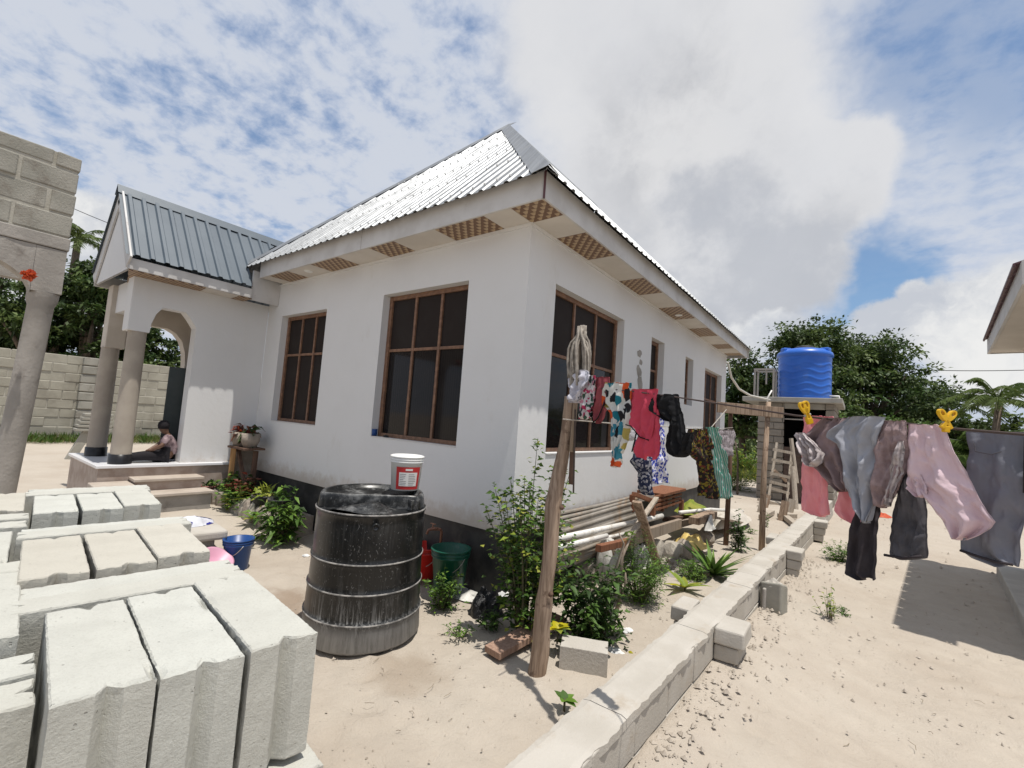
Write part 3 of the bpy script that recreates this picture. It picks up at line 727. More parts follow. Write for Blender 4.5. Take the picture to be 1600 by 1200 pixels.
part('gable_wall', (lambda m_: m_.add([(PEX - .06, PEY + .062, PEZ - .17), (PEL + .06, PEY + .062, PEZ - .17), (PRX, PEY + .062, PRZ - .11), (PEX - .06, PEY + .09, PEZ - .17), (PEL + .06, PEY + .09, PEZ - .17), (PRX, PEY + .09, PRZ - .11)], [(0, 1, 2), (5, 4, 3), (0, 2, 5, 3), (1, 4, 5, 2)]))(MB()), 'white_paint', house)
for i, (a, b) in enumerate(((PEY + .05, 2.5), (2.5, 2.95), (2.95, EY0 + .05))):
    part('soffit_panel', MB().bx(PXR + .003, PEX - .056, a + .002, b - .002, PEZ - .19, PEZ - .178), 'soffit_mosaic' if i % 2 == 0 else 'soffit_cream', house)
part('soffit_panel', MB().bx(PXL + .05, PXR - .0, PEY + .06, PY0 - .065, PEZ - .19, PEZ - .178), 'soffit_mosaic', house)
part('soffit_panel', MB().bx(PEL + .06, PXL - .0, PEY + .06, 3.0, PEZ - .19, PEZ - .178), 'soffit_mosaic', house)

# the porch stands slightly askew to the house
def askew(o):
    for q in o.data.vertices:
        X = q.co.x + house.location.x; Y = q.co.y + house.location.y
        q.co.y += (.06 if q.co.z < PT - .03 else .20) * max(0, -7.62 - X) * min(1, max(0, (3.2 - Y) / 1.5))
    for ch in o.children: askew(ch)
for o in list(house.children)[_n0:]: askew(o)

# ================================================================== UNFINISHED PORCH at the left
up = thing('unfinished_porch', 'unplastered grey block porch with an arch springing from a rough round column', 'porch', (-7.0, .2, 0))
UX = -6.79; UZ = 3.36
r = random.Random(3)
z = UZ; row = 0
while z < 4.24:
    y1 = .90; first = True
    while y1 > -2.2:
        L = .44 if not (first and row % 2) else .20
        first = False
        h = min(.235, 4.255 - z)
        part('block', jit(MB().bx(UX - .18 + r.uniform(-.006, .006), UX + r.uniform(-.008, .008), y1 - L + .012, y1 - r.uniform(0, .006), z + .010, z + h - .004), .006, 5, row), 'old_block', up, bevel=.012)
        y1 -= L + .012
    z += .245; row += 1
part('mortar_bed', MB().bx(UX - .165, UX - .010, -2.2, .885, UZ - .02, 4.245), 'mortar', up)
part('ring_beam', jit(MB().bx(UX - .19, UX + .012, -2.2, .905, UZ - .14, UZ - .004), .006), 'plaster_grey', up, bevel=.01)
# arch ring: cement haunch curving down onto the column
mb = MB(); ap = []
for i in range(13):
    a = math.pi / 2 * i / 12; ap.append((.64 - .95 * (1 - math.sin(a)) * 1.0, 2.78 + .44 * (1 - math.cos(a)) * 1.0))
ap = [(.66 - 1.0 * (1 - math.cos(math.pi / 2 * i / 12)), 2.72 + .40 * math.sin(math.pi / 2 * i / 12)) for i in range(13)]
for i, (a, b) in enumerate(zip(ap, ap[1:])):
    mb.add([(UX, a[0], a[1]), (UX, b[0], b[1]), (UX, b[0], UZ - .15), (UX, a[0], UZ - .15), (UX - .18, a[0], a[1]), (UX - .18, b[0], b[1]), (UX - .18, b[0], UZ - .15), (UX - .18, a[0], UZ - .15)],
           [(3, 2, 1, 0), (4, 5, 6, 7), (0, 1, 5, 4), (2, 3, 7, 6)])
mb.bx(UX - .18, UX, .662, .895, 2.74, UZ - .15)
part('arch_haunch', jit(mb, .012, 7), 'plaster_grey', up)
part('far_beam', MB().bx(UX - 2.2, UX - 2.02, -2.2, .9, 3.15, 3.5), 'plaster_grey', up)
mb = MB().lathe([(.108, -.2), (.106, .6), (.103, 1.4), (.102, 2.2), (.102, 2.60), (.122, 2.66), (.124, 2.74)], 26, (UX - .11, .775, 0), fn=lambda p, a: Vector((p.x - .05 * (2.74 - p.z) * .8, p.y - .05 * (2.74 - p.z) * .6, 0)) * 0 + Vector((-.052 * (2.74 - p.z) + p.x * (1 + .04 * mnoise.noise(Vector((math.cos(a) * 2, math.sin(a) * 2, p.z * 2.2)))), -.032 * (2.74 - p.z) + p.y * (1 + .04 * mnoise.noise(Vector((math.cos(a) * 2, math.sin(a) * 2, p.z * 2.2)))), p.z)))
part('column', mb, 'plaster_grey', up, True)
mb = MB(); r = random.Random(5); c = PD(46, 430, 4.55)
for i in range(120):
    q = Vector((r.gauss(0, 1), r.gauss(0, 1), r.gauss(0, 1))).normalized(); p = c + q * .05 * r.uniform(.4, 1.1); q = (q + Vector((r.gauss(0, .5), r.gauss(0, .5), r.gauss(0, .5)))).normalized() * .022; t = q.cross(Vector((r.gauss(0, 1), .3, 1))).normalized() * .016
    mb.add([p - q, p + t, p + q, p - t], [(0, 1, 2, 3)])
single('dried_flower', mb, 'flower_orange', 'orange plastic flower bunch stuck on top of the rough round column', 'flower')

# ================================================================== BOUNDARY WALL behind the porch
fence = thing('boundary_wall', 'long grey concrete block boundary wall below dark trees at left', 'wall', (-18.5, 4, .2))
FXX = -18.5; r = random.Random(11)
BL, BH = .56, .262
for row in range(10):
    y = -2.0 + (row % 2) * BL / 2; z = .12 + row * BH
    while y < 9.6:
        part('block', MB().bx(FXX - .16, FXX + r.uniform(-.012, .014), y + .012, y + BL - .006, z + .012, z + BH - .004), 'fence_block', fence, bevel=.012, seg=1)
        y += BL
part('mortar_bed', MB().bx(FXX - .15, FXX - .014, -2.0, 9.7, 0, .12 + 10 * BH - .02), 'mortar', fence)
c0 = PX(135, 600, FXX).y
for row in range(10):
    part('pier_block', jit(MB().bx(FXX + .014, FXX + .2 + r.uniform(-.02, .02), c0 - .17 + r.uniform(-.02, .02), c0 + .17, .12 + row * BH + .02, .12 + (row + 1) * BH - .012), .012, 4, row), 'old_block', fence, bevel=.015, seg=1)
part('pier_mortar', MB().bx(FXX + .0, FXX + .165, c0 - .14, c0 + .15, .1, 2.6), 'mortar_dark', fence)
# stub of piled tiles on a post in front
q = P(105, 718, .2)
pt = thing('tile_post', 'short leaning timber post capped with stacked tiles before the boundary wall', 'post', q)
part('post', MB().beam(q + Vector((0, 0, -.1)), q + Vector((-.05, .28, .62)), .16, .12, Vector((1, 0, 0))), 'old_block', pt, bevel=.01)
for i in range(5): part('tile', MB().box(q + Vector((-.06, .36 + .015 * i, .66 + i * .085)), (.3, .62 - .03 * i, .06)), 'old_block', pt, bevel=.01)

# ================================================================== BLOCK STACK in the foreground
def block_mesh(L, W_, H, seed, matn='concrete_block'):
    """sand-cement block: length along x, groove down both ends, crumbled arrises"""
    r = random.Random(seed); pts = []
    def edge(a, b, st=.011):
        n = max(1, int((Vector(b) - Vector(a)).length / st)); return [Vector(a).lerp(Vector(b), i / n) for i in range(n)]
    x, y = L / 2, W_ / 2; g = .020
    ring = [(x, -y), (x, -y + W_ * .40), (x - .026, -y + W_ * .52), (x - .002, -y + W_ * .68), (x, y), (-x, y), (-x, -y + W_ * .66), (-x + .026, -y + W_ * .54), (-x, -y + W_ * .40), (-x, -y)]
    for a, b in zip(ring, ring[1:] + ring[:1]): pts += edge((*a, 0), (*b, 0))
    n = len(pts); zs = [0, .004, .02] + [H * i / 9 for i in range(1, 9)] + [H - .02, H - .004, H]
    zs = sorted(zs); mb = MB()
    for k, z in enumerate(zs):
        edgek = 1 if k in (0, len(zs) - 1) else 0
        for p in pts:
            q = Vector((p.x, p.y, z)); s = 1 - (.008 / max(L, .01) if edgek else 0)
            if edgek: q.x *= 1 - .006 / L; q.y *= 1 - .006 / W_
            nn = mnoise.noise_vector(Vector((q.x * 85 + seed * 9, q.y * 85, q.z * 85))) + .5 * mnoise.noise_vector(Vector((q.x * 18 + seed * 9, q.y * 18, q.z * 18)))
            am = .0021 if edgek or k in (1, len(zs) - 2) else .0011
            chip = mnoise.noise(Vector((q.x * 9 + seed * 3, q.y * 9, q.z * 9)))
            if edgek and chip > .35: q.z += (-.012 if k else .012) * (chip - .35) * 2
            q += nn * am
            mb.v.append(tuple(q))
    for k in range(len(zs) - 1):
        for i in range(n): mb.f.append((k * n + i, k * n + (i + 1) % n, (k + 1) * n + (i + 1) % n, (k + 1) * n + i))
    for top in (0, 1):
        z = H if top else 0; o = len(mb.v)
        for p in pts: mb.v.append((p.x * (1 - .030 / L), p.y * (1 - .030 / W_), z + .0012 * mnoise.noise(Vector((p.x * 30, p.y * 30, seed)))))
        e = (len(zs) - 1) * n if top else 0
        for i in range(n): mb.f.append((e + i, e + (i + 1) % n, o + (i + 1) % n, o + i) if top else (o + i, o + (i + 1) % n, e + (i + 1) % n, e + i))
        ring2 = [Vector((p.x * (1 - .030 / L), p.y * (1 - .030 / W_), z)) for p in pts]
        for q_, i in zip(ring2, range(n)): mb.v[o + i] = (q_.x, q_.y, z)
        mb.f.append(tuple(o + i for i in (range(n) if top else range(n - 1, -1, -1))))
    mb.m = [0] * len(mb.f)
    return mb.mesh('concrete_block', matn)
BH_ = .285; BT = 1.18
VA = [block_mesh(.49, .154, BH_, i, 'concrete_block_b' if i in (3, 4) else 'concrete_block') for i in range(5)]
VA[2] = block_mesh(.53, .152, BH_, 2); VA[1] = block_mesh(.51, .154, BH_, 1)
VW = [block_mesh(.535, .108, BH_, i + 20) for i in range(2)]
ANG = math.radians(-6.5)
def put_block(cx, cy, ztop, rz, label, group, me=None):
    o = obj('concrete_block', me or random.choice(VA), None, (cx, cy, ztop - BH_)); o.rotation_euler = (0, 0, rz + random.uniform(-.012, .012))
    tag(o, label, 'concrete block', group); return o
U = Vector((math.cos(ANG), math.sin(ANG), 0)); V = Vector((-math.sin(ANG), math.cos(ANG), 0))
G = 'new concrete blocks stacked in the foreground'
piles = [('nearest', -1.135, .292, 0), ('second nearest', -1.90, .330, .012), ('farthest', -2.99, .49, -.012)]
names3 = ('left', 'middle', 'right')
for pi, (pn, xf, yl, dz) in enumerate(piles):
    for k in range(3):
        # front faces step forward to the right as in the stack
        fx_ = xf + (.0, .02, .045)[k] * (1 if pi == 0 else 0); yy = yl + k * (.161 if pi else .160) + (.008 if pi and k else 0)
        c = Vector((fx_, yy, 0)) - U * ((.245, .255, .265)[k] if pi == 0 else .245) + V * 0
        put_block(c.x, c.y, BT + dz + (.004, 0, .006)[k], ANG, f'{names3[k]} block of the three lying end-on in the {pn} pallet of concrete blocks', G, VA[(0, 1, 2, 3, 4, 3, 0, 0, 0)[pi * 3 + k]])
# crosswise blocks behind each row of three
cross = [(-1.688, .485, BT + .004, 'block lying crosswise just behind the nearest three end-on blocks', 0), (-1.802, .500, BT - .004, 'crosswise block with notched ends, second one behind the nearest three end-on blocks', 0),
         (-2.452, .572, BT + .016, 'block lying crosswise just behind the second nearest three end-on blocks', 0), (-2.567, .596, BT + .0, 'narrow block lying crosswise behind the second row of end-on blocks', 0),
         (-2.745, .63, BT - .06, 'block lying crosswise low down before the farthest pallet of blocks', 0), (-3.555, .715, BT - .01, 'block lying crosswise at the very back of the concrete block stack', 0), (-3.665, .74, BT - .014, 'last crosswise block at the back edge of the concrete block stack', 0)]
for i, (x, y, z, lab, _) in enumerate(cross): put_block(x, y, z, ANG + math.pi / 2, lab, G, VW[i % 2])
# left-hand column of the stack, cut by the frame
left = [(-1.345, -.045, BT - .035, 1, 'crosswise block at the bottom left corner of the photo showing its plain long side'), (-1.465, -.03, BT - .03, 1, 'crosswise block at the left edge behind the bottom left one, with notched end'),
        (-1.80, .17, BT + .004, 0, 'end-on block at the left edge beside the crevice of the nearest pallet'), (-1.80, .012, BT + .0, 0, 'end-on block cut by the left edge of the photo near the crevice'),
        (-2.12, .055, BT + .008, 1, 'crosswise block at the left edge level with the second row of blocks'), (-2.43, .21, BT - .004, 0, 'end-on block at the left edge beside the second row of blocks'),
        (-2.80, .10, BT + .0, 1, 'crosswise block at the left edge before the far left block'), (-2.92, .12, BT + .01, 1, 'second crosswise block at the left edge before the far left block'),
        (-3.26, .335, BT + .012, 0, 'far left end-on block beside the farthest pallet of concrete blocks'), (-3.27, .17, BT + .01, 0, 'far left block cut by the edge of the photo at the back of the stack')]
for i, (x, y, z, cr, lab) in enumerate(left): put_block(x, y, z, ANG + (math.pi / 2 if cr else 0), lab, G, VW[i % 2] if cr else VA[i % 5])
# lower courses that carry them
put_block(-1.30, .665, BT - BH_ - .012, ANG, 'block of the course below, its corner peeping out right of the nearest block', G, VA[1])
for row in (1, 2, 3):
    for (x, y, cr) in [(-1.38, .30, 0), (-1.37, .46, 0), (-1.70, .49, 1), (-1.83, .51, 1), (-2.15, .34, 0), (-2.15, .50, 0), (-2.15, .66, 0), (-2.47, .58, 1), (-2.62, .6, 1), (-2.77, .63, 1),
                       (-3.23, .50, 0), (-3.23, .66, 0), (-3.23, .82, 0), (-3.56, .72, 1), (-3.7, .74, 1), (-1.38, -.04, 1), (-1.55, -.02, 1), (-1.85, .12, 0), (-2.43, .16, 0), (-2.85, .12, 1), (-3.26, .26, 0)] + ([(-1.30, .665, 0)] if row > 1 else []):
        o = obj('concrete_block', VA[row] if not cr else VW[0], None, (x, y, BT - BH_ * (row + 1) - .016)); o.rotation_euler = (0, 0, ANG + (math.pi / 2 if cr else 0))
        tag(o, 'concrete block in the lower courses hidden under the top of the stack', 'concrete block', 'lower courses of the concrete block stack')

# seat of cement beside the stack, with a bag on it
q = P(322, 858, .30)
seat = thing('cement_bench', 'low cream plastered stepped slab behind the block stack with a printed bag on top', 'bench', (q.x, q.y, 0))
part('slab', jit(MB().box((-5.62, 1.93, .34), (.62, .62, .10), Matrix.Rotation(ANG, 3, 'Z')), .01, 6), 'cap_cement', seat, bevel=.03, seg=3)
part('plinth', jit(MB().box((-5.65, 1.90, .255), (.5, .5, .07), Matrix.Rotation(ANG, 3, 'Z')), .01, 6), 'plaster_grey', seat, bevel=.012)
part('base', jit(MB().box((-5.65, 1.89, .07), (.56, .56, .30), Matrix.Rotation(ANG, 3, 'Z')), .01, 6), 'cap_cement', seat, bevel=.012)
def crumple(c, sx, sy, sz, seed, n=16, amp=.4, M=None):
    """crumpled heap of thin stuff: a domed closed sheet with sharp folds"""
    mb = MB(); c = Vector(c)
    for i in range(n + 1):
        for j in range(n + 1):
            u = i / n * 2 - 1; v = j / n * 2 - 1; rr = min(1, math.sqrt(u * u + v * v)); k = (max(abs(u), abs(v)) / math.sqrt(u * u + v * v)) if (u or v) else 1
            p = Vector((u * k, v * k, 0)); e = 1 - rr ** 3
            h = max(0.0, e) * (.55 + amp * mnoise.noise(Vector((u * 1.9 + seed, v * 1.9, seed))) + amp * .7 * abs(mnoise.noise(Vector((u * 4.4 + seed, v * 4.4, 1)))))
            rim = 1 + .25 * mnoise.noise(Vector((u * 2 + seed * 3, v * 2, 7)))
            q_ = Vector((p.x * sx * rim, p.y * sy * rim, h * sz))
            mb.v.append(tuple((M @ q_ if M else q_) + c))
    for i in range(n):
        for j in range(n): a = i * (n + 1) + j; mb.f.append((a, a + n + 1, a + n + 2, a + 1))
    mb.m = [0] * len(mb.f); return mb
single('printed_bag', crumple((-5.72, 1.98, .395), .15, .24, .15, 3.3), 'cloth_bluewhite', 'crumpled blue and white printed bag lying on the cement bench', 'bag', smooth=True)

def bucket(c, h, rb, rt, mname, label, name='bucket', rim=.012, open_=True, bands=2, handle=True, group=None, cat='bucket'):
    t = thing(name, label, cat, c, group); c = Vector(c)
    pr = [(0.0, 0.002), (rb, 0.0), (rb + (rt - rb) * .8, h * .8)]
    z = h * .8
    for i in range(bands):
        r_ = rb + (rt - rb) * (.8 + .09 * i); pr += [(r_ + rim, z + .004), (r_ + rim, z + .014), (r_ + .002, z + .018)]; z += h * .075
    pr += [(rt, h - .014), (rt + rim, h - .012), (rt + rim, h)]
    if open_: pr += [(rt - .006, h), (rb - .004, .012), (0, .012)]
    else: pr += [(rt - .006, h + .006), (rt - .02, h - .004), (0, h - .004)]
    part('shell', MB().lathe(pr, 32, c), mname, t, True)
    if handle:
        pts = []
        for i in range(13):
            a = math.pi * i / 12; pts.append(c + Vector((-(rt + .012) * math.cos(a), -.012 - (rt + .02) * math.sin(a) * .55, h * .84 - (rt) * math.sin(a) * .9)))
        part('handle', MB().tube(pts, .0035, 6), 'galv_pipe', t, True)
    return t
q = P(368, 888); bucket((q.x, q.y, 0), .31, .112, .138, 'navy_plastic', 'dark blue plastic bucket on the sand beside the cement bench')
q = P(350, 892); t = thing('basin', 'pink plastic basin tilted against the dark blue bucket', 'basin', (q.x + .10, q.y - .14, .13))
mb = MB().lathe([(0, .0), (.12, .0), (.165, .075), (.185, .078), (.185, .084), (.16, .084), (.115, .008), (0, .008)], 28).xf(Matrix.Translation(Vector(t.location)) @ Matrix.Rotation(.55, 4, Vector((-.5, .8, 0))) @ Matrix.Scale(.85, 4))
part('shell', mb, 'pink_plastic', t, True)

# ================================================================== BLACK TANK with paint bucket
fr = P(560, 1028); hd = Vector((fr.x, fr.y, 0)).normalized()
TR = .452; TC = Vector((fr.x, fr.y, 0)) + hd * TR; TC.z = 0
tank = thing('water_tank', 'dusty black plastic water tank with a cut dented top on the sand', 'water tank', TC)
def tfn(p, a):
    k = 1 + .008 * math.sin(2 * a + 1) + .010 * mnoise.noise(Vector((math.cos(a) * 1.2, math.sin(a) * 1.2, p.z * 2)))
    return Vector((p.x * k, p.y * k, p.z))
pr = [(0, .01), (TR - .03, .0), (TR, .03)]
for (zz, w_) in ((.20, .016), (.41, .012), (.62, .010)):
    R0 = TR * (1 - .075 * zz)
    pr += [(R0 - .002, zz - .03), (R0 + w_ * .3, zz - .010), (R0 + w_ * .45, zz), (R0 + w_ * .2, zz + .010), (R0 - .008, zz + .026), (R0 - .006, zz + .05)]
pr += [(TR * .935, .9), (TR * .930, .955), (TR * .952, .965), (TR * .952, .982), (TR * .93, .988)]
part('shell', MB().lathe(pr, 72, TC, tfn), 'black_plastic', tank, True)
for (zz, w_) in ((.205, .016), (.415, .012), (.625, .010), (.980, .0)):
    R0 = TR * (1 - .075 * zz) + w_ * .45 + .0015 if zz < .9 else TR * .955 + .001
    mb = MB().lathe([(R0 - .005, zz - .006), (R0, zz - .002), (R0 + .0005, zz + .003), (R0 - .005, zz + .008)], 72, TC, tfn)
    part('dusty_rib', mb, 'dust_rim', tank, True)
# crown moulded over the back of the shoulder, flat across the front, and a dent standing up before it
cam_dir = -hd; ca = math.atan2(cam_dir.y, cam_dir.x); n = 72
def crown_r(a):
    dd = math.atan2(math.sin(a - ca + .12), math.cos(a - ca + .12)); c_ = math.cos(dd)
    return min(TR * .93, TR * .40 / c_) if c_ > .05 else TR * .93
mb = MB()
for (f_, z) in ((1.0, .975), (.985, 1.03), (.97, 1.075), (.94, 1.094), (.89, 1.094), (.86, 1.07), (.80, 1.05), (.4, 1.035), (0.001, 1.03)):
    for k in range(n):
        a = k * 2 * math.pi / n; r_ = crown_r(a) * f_
        mb.v.append(tuple(TC + Vector((math.cos(a) * r_, math.sin(a) * r_, z + .008 * mnoise.noise(Vector((a * 2, f_, 0)))))))
for i in range(8):
    for k in range(n): mb.f.append((i * n + k, i * n + (k + 1) % n, (i + 1) * n + (k + 1) % n, (i + 1) * n + k))
mb.m = [0] * len(mb.f)
part('crown', mb, 'black_plastic', tank, True)
mb = MB()
for i in range(15):
    for k in range(n):
        a = k * 2 * math.pi / n; rr = TR * .935 * (i / 14); x = math.cos(a) * rr; y = math.sin(a) * rr
        side = Vector((x, y, 0)).dot(RIGHT); front = Vector((x, y, 0)).dot(cam_dir)
        ridge = max(0, 1 - abs(side - .10) / (.36 if side < .10 else .15)) * max(0, 1 - abs(front - .30) / .13)
        mb.v.append(tuple(TC + Vector((x, y, .985 + .085 * ridge ** .8 + .004 * mnoise.noise(Vector((x * 9, y * 9, 0)))))))
for i in range(14):
    for k in range(n): mb.f.append((i * n + k, i * n + (k + 1) % n, (i + 1) * n + (k + 1) % n, (i + 1) * n + k))
mb.m = [0] * len(mb.f)
part('dented_shoulder', mb, 'black_plastic', tank, True)
lug = TC + RIGHT * .30 + cam_dir * .16
part('lug', jit(MB().box(lug + Vector((0, 0, 1.03)), (.045, .03, .09)), .004, 9), 'black_plastic', tank, bevel=.006)
hp = TC + cam_dir * (TR * .945) + RIGHT * .04
part('outlet_rim', MB().lathe([(.024, 0), (.030, .006), (.020, .012), (.016, .004), (0, -.001)], 18).xf(Matrix.Translation(hp + Vector((0, 0, .905))) @ cam_dir.to_track_quat('Z', 'Y').to_matrix().to_4x4()), 'black_plastic', tank, True)
# paint bucket
pb = TC - cam_dir * .22 + RIGHT * .265; pb.z = 1.094
pbk = bucket(tuple(pb), .285, .118, .138, 'white_plastic', 'white paint bucket with a red label standing on the black tank', 'paint_bucket', rim=.008, open_=False, bands=3, handle=False)
def curved(c, r0, a0, a1, z0, z1, slope=.0, off=0.0, n=12):
    mb = MB()
    for i in range(n + 1):
        a = a0 + (a1 - a0) * i / n
        for z in (z0, z1): mb.v.append((c[0] + math.cos(a) * (r0 + slope * (z - c[2]) + off), c[1] + math.sin(a) * (r0 + slope * (z - c[2]) + off), z))
    for i in range(n): mb.f.append((2 * i, 2 * i + 2, 2 * i + 3, 2 * i + 1))
    mb.m = [0] * n; return mb
sl_ = (.138 - .118) / .285; z0 = pb.z
lab = part('label', curved(pb, .118, ca - .72, ca + .95, z0 + .012, z0 + .20, sl_, .0025), 'label_red', pbk)
lab2 = part('label_panel', curved(pb, .118, ca - .50, ca + .72, z0 + .04, z0 + .155, sl_, .004), 'label_white', lab)
mb = MB(); r = random.Random(8)
for i in range(7):
    zz = z0 + .05 + i * .0145
    for (a0, a1) in ((ca - .44, ca - .0 - r.random() * .2), (ca + .12, ca + .66 - r.random() * .2)):
        q_ = curved(pb, .118, a0, a1, zz, zz + .0035, sl_, .0052, 5); mb.add(q_.v, q_.f)
part('small_print', mb, 'label_ink', pbk, kind='stuff')
part('label_title', curved(pb, .118, ca - .1, ca + .35, z0 + .170, z0 + .186, sl_, .0045), 'label_white', pbk)

# tap and pipe on the plinth, buckets below
q = PY(690, 830, 3.50); tx = q.x
tap = thing('standpipe_tap', 'brown water tap on a thin standpipe against the black plinth', 'tap', (tx + .03, 3.47, 0))
part('pipe', MB().tube([(tx + .03, 3.47, -.05), (tx + .03, 3.47, .56), (tx + .03, 3.45, .585), (tx + .02, 3.42, .59)], .014, 8), 'tap_brass', tap, True)
part('spout', MB().tube([(tx + .02, 3.43, .59), (tx - .005, 3.37, .595), (tx - .02, 3.33, .585), (tx - .024, 3.315, .545)], [.016, .018, .014, .012], 8), 'tap_brass', tap, True)
part('tap_handle', MB().tube([(tx - .005, 3.375, .60), (tx - .005, 3.375, .64)], .007, 6).beam((tx - .04, 3.375, .645), (tx + .03, 3.375, .645), .014, .008), 'tap_brass', tap)
q = P(668, 896, .06); bucket((q.x + .02, q.y - .06, .06), .31, .13, .175, 'red_plastic', 'red plastic bucket half hidden behind the black tank', bands=1)
q = P(706, 917, .09); bucket((q.x, q.y - .05, .09), .385, .14, .185, 'green_plastic', 'open dark green plastic bucket under the tap', bands=2)
q = P(728, 925); single('plastic_sheet', crumple((q.x, q.y + .05, 0), .34, .26, .09, 1.7, amp=.5), 'polythene_white', 'white plastic sheet crumpled on the ground beneath the green bucket', 'plastic sheet', smooth=False)
q = P(748, 958); single('rubbish_bag', crumple((q.x, q.y + .10, -.02), .17, .17, .30, 5.1, amp=.35, n=22), 'bag_black', 'knotted black rubbish bag among the plants by the green bucket', 'bag', smooth=True)
q = P(787, 945); single('paper_scrap', crumple((q.x, q.y, .10), .06, .07, .05, 9.2, 8), 'paper', 'scrap of white paper caught in the tall shrub by the black bag', 'litter')

# ================================================================== LOW BOUNDARY WALL at the right
lw = thing('low_wall', 'low unfinished concrete block wall running away from the viewer with short stubs', 'wall', (-.9, 4, 0))
def wl(t): return Vector((-1.175 + .0355 * t, t, 0))            # left face at distance t
def wr(t): return wl(t) + Vector((.215, 0, 0))
r = random.Random(4); WTOP = .35
t = 1.0; k = 0
mesh_cap = MB()
while t < 13.5:
    L = .46
    for row, (z0, z1) in enumerate(((-.12, .115), (.125, WTOP))):
        tt = t + (.23 if row == 0 else 0)
        mb = MB(); a, b = wl(tt + .003), wl(tt + L - .003); c, d_ = wr(tt + .003), wr(tt + L - .003)
        dz = r.uniform(-.004, .002) if row else 0; j = r.uniform(-.003, .003)
        mb.add([a + Vector((j, 0, z0)), c + Vector((j, 0, z0)), d_ + Vector((j, 0, z0)), b + Vector((j, 0, z0)), a + Vector((j, 0, z1 + dz)), c + Vector((j, 0, z1 + dz)), d_ + Vector((j, 0, z1 + dz)), b + Vector((j, 0, z1 + dz))],
               [(3, 2, 1, 0), (4, 5, 6, 7), (0, 1, 5, 4), (1, 2, 6, 5), (2, 3, 7, 6), (3, 0, 4, 7)])
        part('block', jit(mb, .004, 7, t), 'cap_cement', lw, bevel=.007)
    t += L
mb = MB(); a, b, c, d_ = wl(.6), wl(13.9), wr(.6), wr(13.9)
mb.add([a + Vector((.018, 0, -.2)), c + Vector((-.018, 0, -.2)), d_ + Vector((-.018, 0, -.2)), b + Vector((.018, 0, -.2)), a + Vector((.018, 0, .328)), c + Vector((-.018, 0, .328)), d_ + Vector((-.018, 0, .328)), b + Vector((.018, 0, .328))],
       [(3, 2, 1, 0), (4, 5, 6, 7), (0, 1, 5, 4), (1, 2, 6, 5), (2, 3, 7, 6), (3, 0, 4, 7)])
part('mortar_bed', mb, 'mortar', lw)
# trowelled cement coping with crumbled arrises over the nearer half
def coping(t0, t1, name='coping'):
    n = int((t1 - t0) / .03); mb = MB(); m_ = 9
    for i in range(n + 1):
        t = t0 + (t1 - t0) * i / n; a, b = wl(t), wr(t)
        ea = .016 * mnoise.noise(Vector((t * 5, 0, 3))) + .012 * mnoise.noise(Vector((t * 19, 2, 3))); eb = .018 * mnoise.noise(Vector((t * 5, 5, 3))) + .016 * mnoise.noise(Vector((t * 17, 9, 3)))
        row = [(a + Vector((-.010 + ea, 0, WTOP - .03))), (a + Vector((-.008 + ea, 0, WTOP + .004)))]
        for q in range(1, m_):
            f = q / m_; p = a.lerp(b, f); row.append(Vector((p.x, p.y, WTOP + .012 + .004 * mnoise.noise(Vector((p.x * 6, p.y * 6, 0))))))
        row += [b + Vector((.006 + eb, 0, WTOP + .004)), b + Vector((.008 + eb, 0, WTOP - .035 + eb))]
        mb.v += [tuple(q) for q in row]
    w_ = m_ + 3
    for i in range(n):
        for j in range(w_ - 1): mb.f.append((i * w_ + j, i * w_ + j + 1, (i + 1) * w_ + j + 1, (i + 1) * w_ + j))
    mb.m = [0] * len(mb.f)
    q = part(name, mb, 'cap_cement', lw); z = q.modifiers.new('thick', 'SOLIDIFY'); z.thickness = .012
for a, b in ((.9, 2.25), (2.256, 3.55), (3.556, 4.9)): coping(a, b)
t = 4.91
while t < 9.9: coping(t, t + .459); t += .463
def stub(t, side, out_, wd=.32, layers=3):
    """short cross wall left toothed for a later wall"""
    for k in range(layers):
        z1 = WTOP + .004 - k * .115; z0 = z1 - .105
        L = out_ * (1 if k == 0 else .86 if k == 1 else .72)
        a = wl(t) if side < 0 else wr(t)
        x0 = a.x + (side * L if side < 0 else .006); x1 = a.x + (side * L if side > 0 else -.006)
        mb = jit(MB().bx(min(x0, x1), max(x0, x1), t + .012 * k, t + wd - .03 * k, z0 - .006, z1), .014, 8, t + k)
        part('stub_course', mb, 'cap_cement', lw, bevel=.014)
stub(3.72, 1, .20); stub(3.90, -1, .16, .30); stub(6.95, 1, .18); stub(7.6, -1, .13, .4); stub(9.9, 1, .2)
q = P(1207, 968)
sb = thing('broken_block', 'broken concrete block standing upright on the sand beside the low wall', 'concrete block', (q.x, q.y + .08, 0))
mb = MB().bx(-.10, .10, -.085, .085, -.05, .33); mb.v = [(a, b, c_ + (.03 * (a > 0) - .045 * (b > 0) if c_ > .2 else 0)) for a, b, c_ in mb.v]
bmx = Matrix.Translation(Vector(sb.location)) @ Matrix.Rotation(-.25, 4, 'Z'); part('body', jit(mb, .012, 9).xf(bmx), 'old_block', sb, bevel=.02, seg=3)
part('mortar_crust', crumple((q.x, q.y + .08, .305), .10, .085, .055, 2.2, 12, .7), 'cap_cement', sb)
part('broken_notch', jit(MB().box(Vector((q.x - .075, q.y - .0, .13)), (.03, .05, .30), Matrix.Rotation(-.25, 3, 'Z')), .008, 12), 'plaster_grey', sb, bevel=.01)

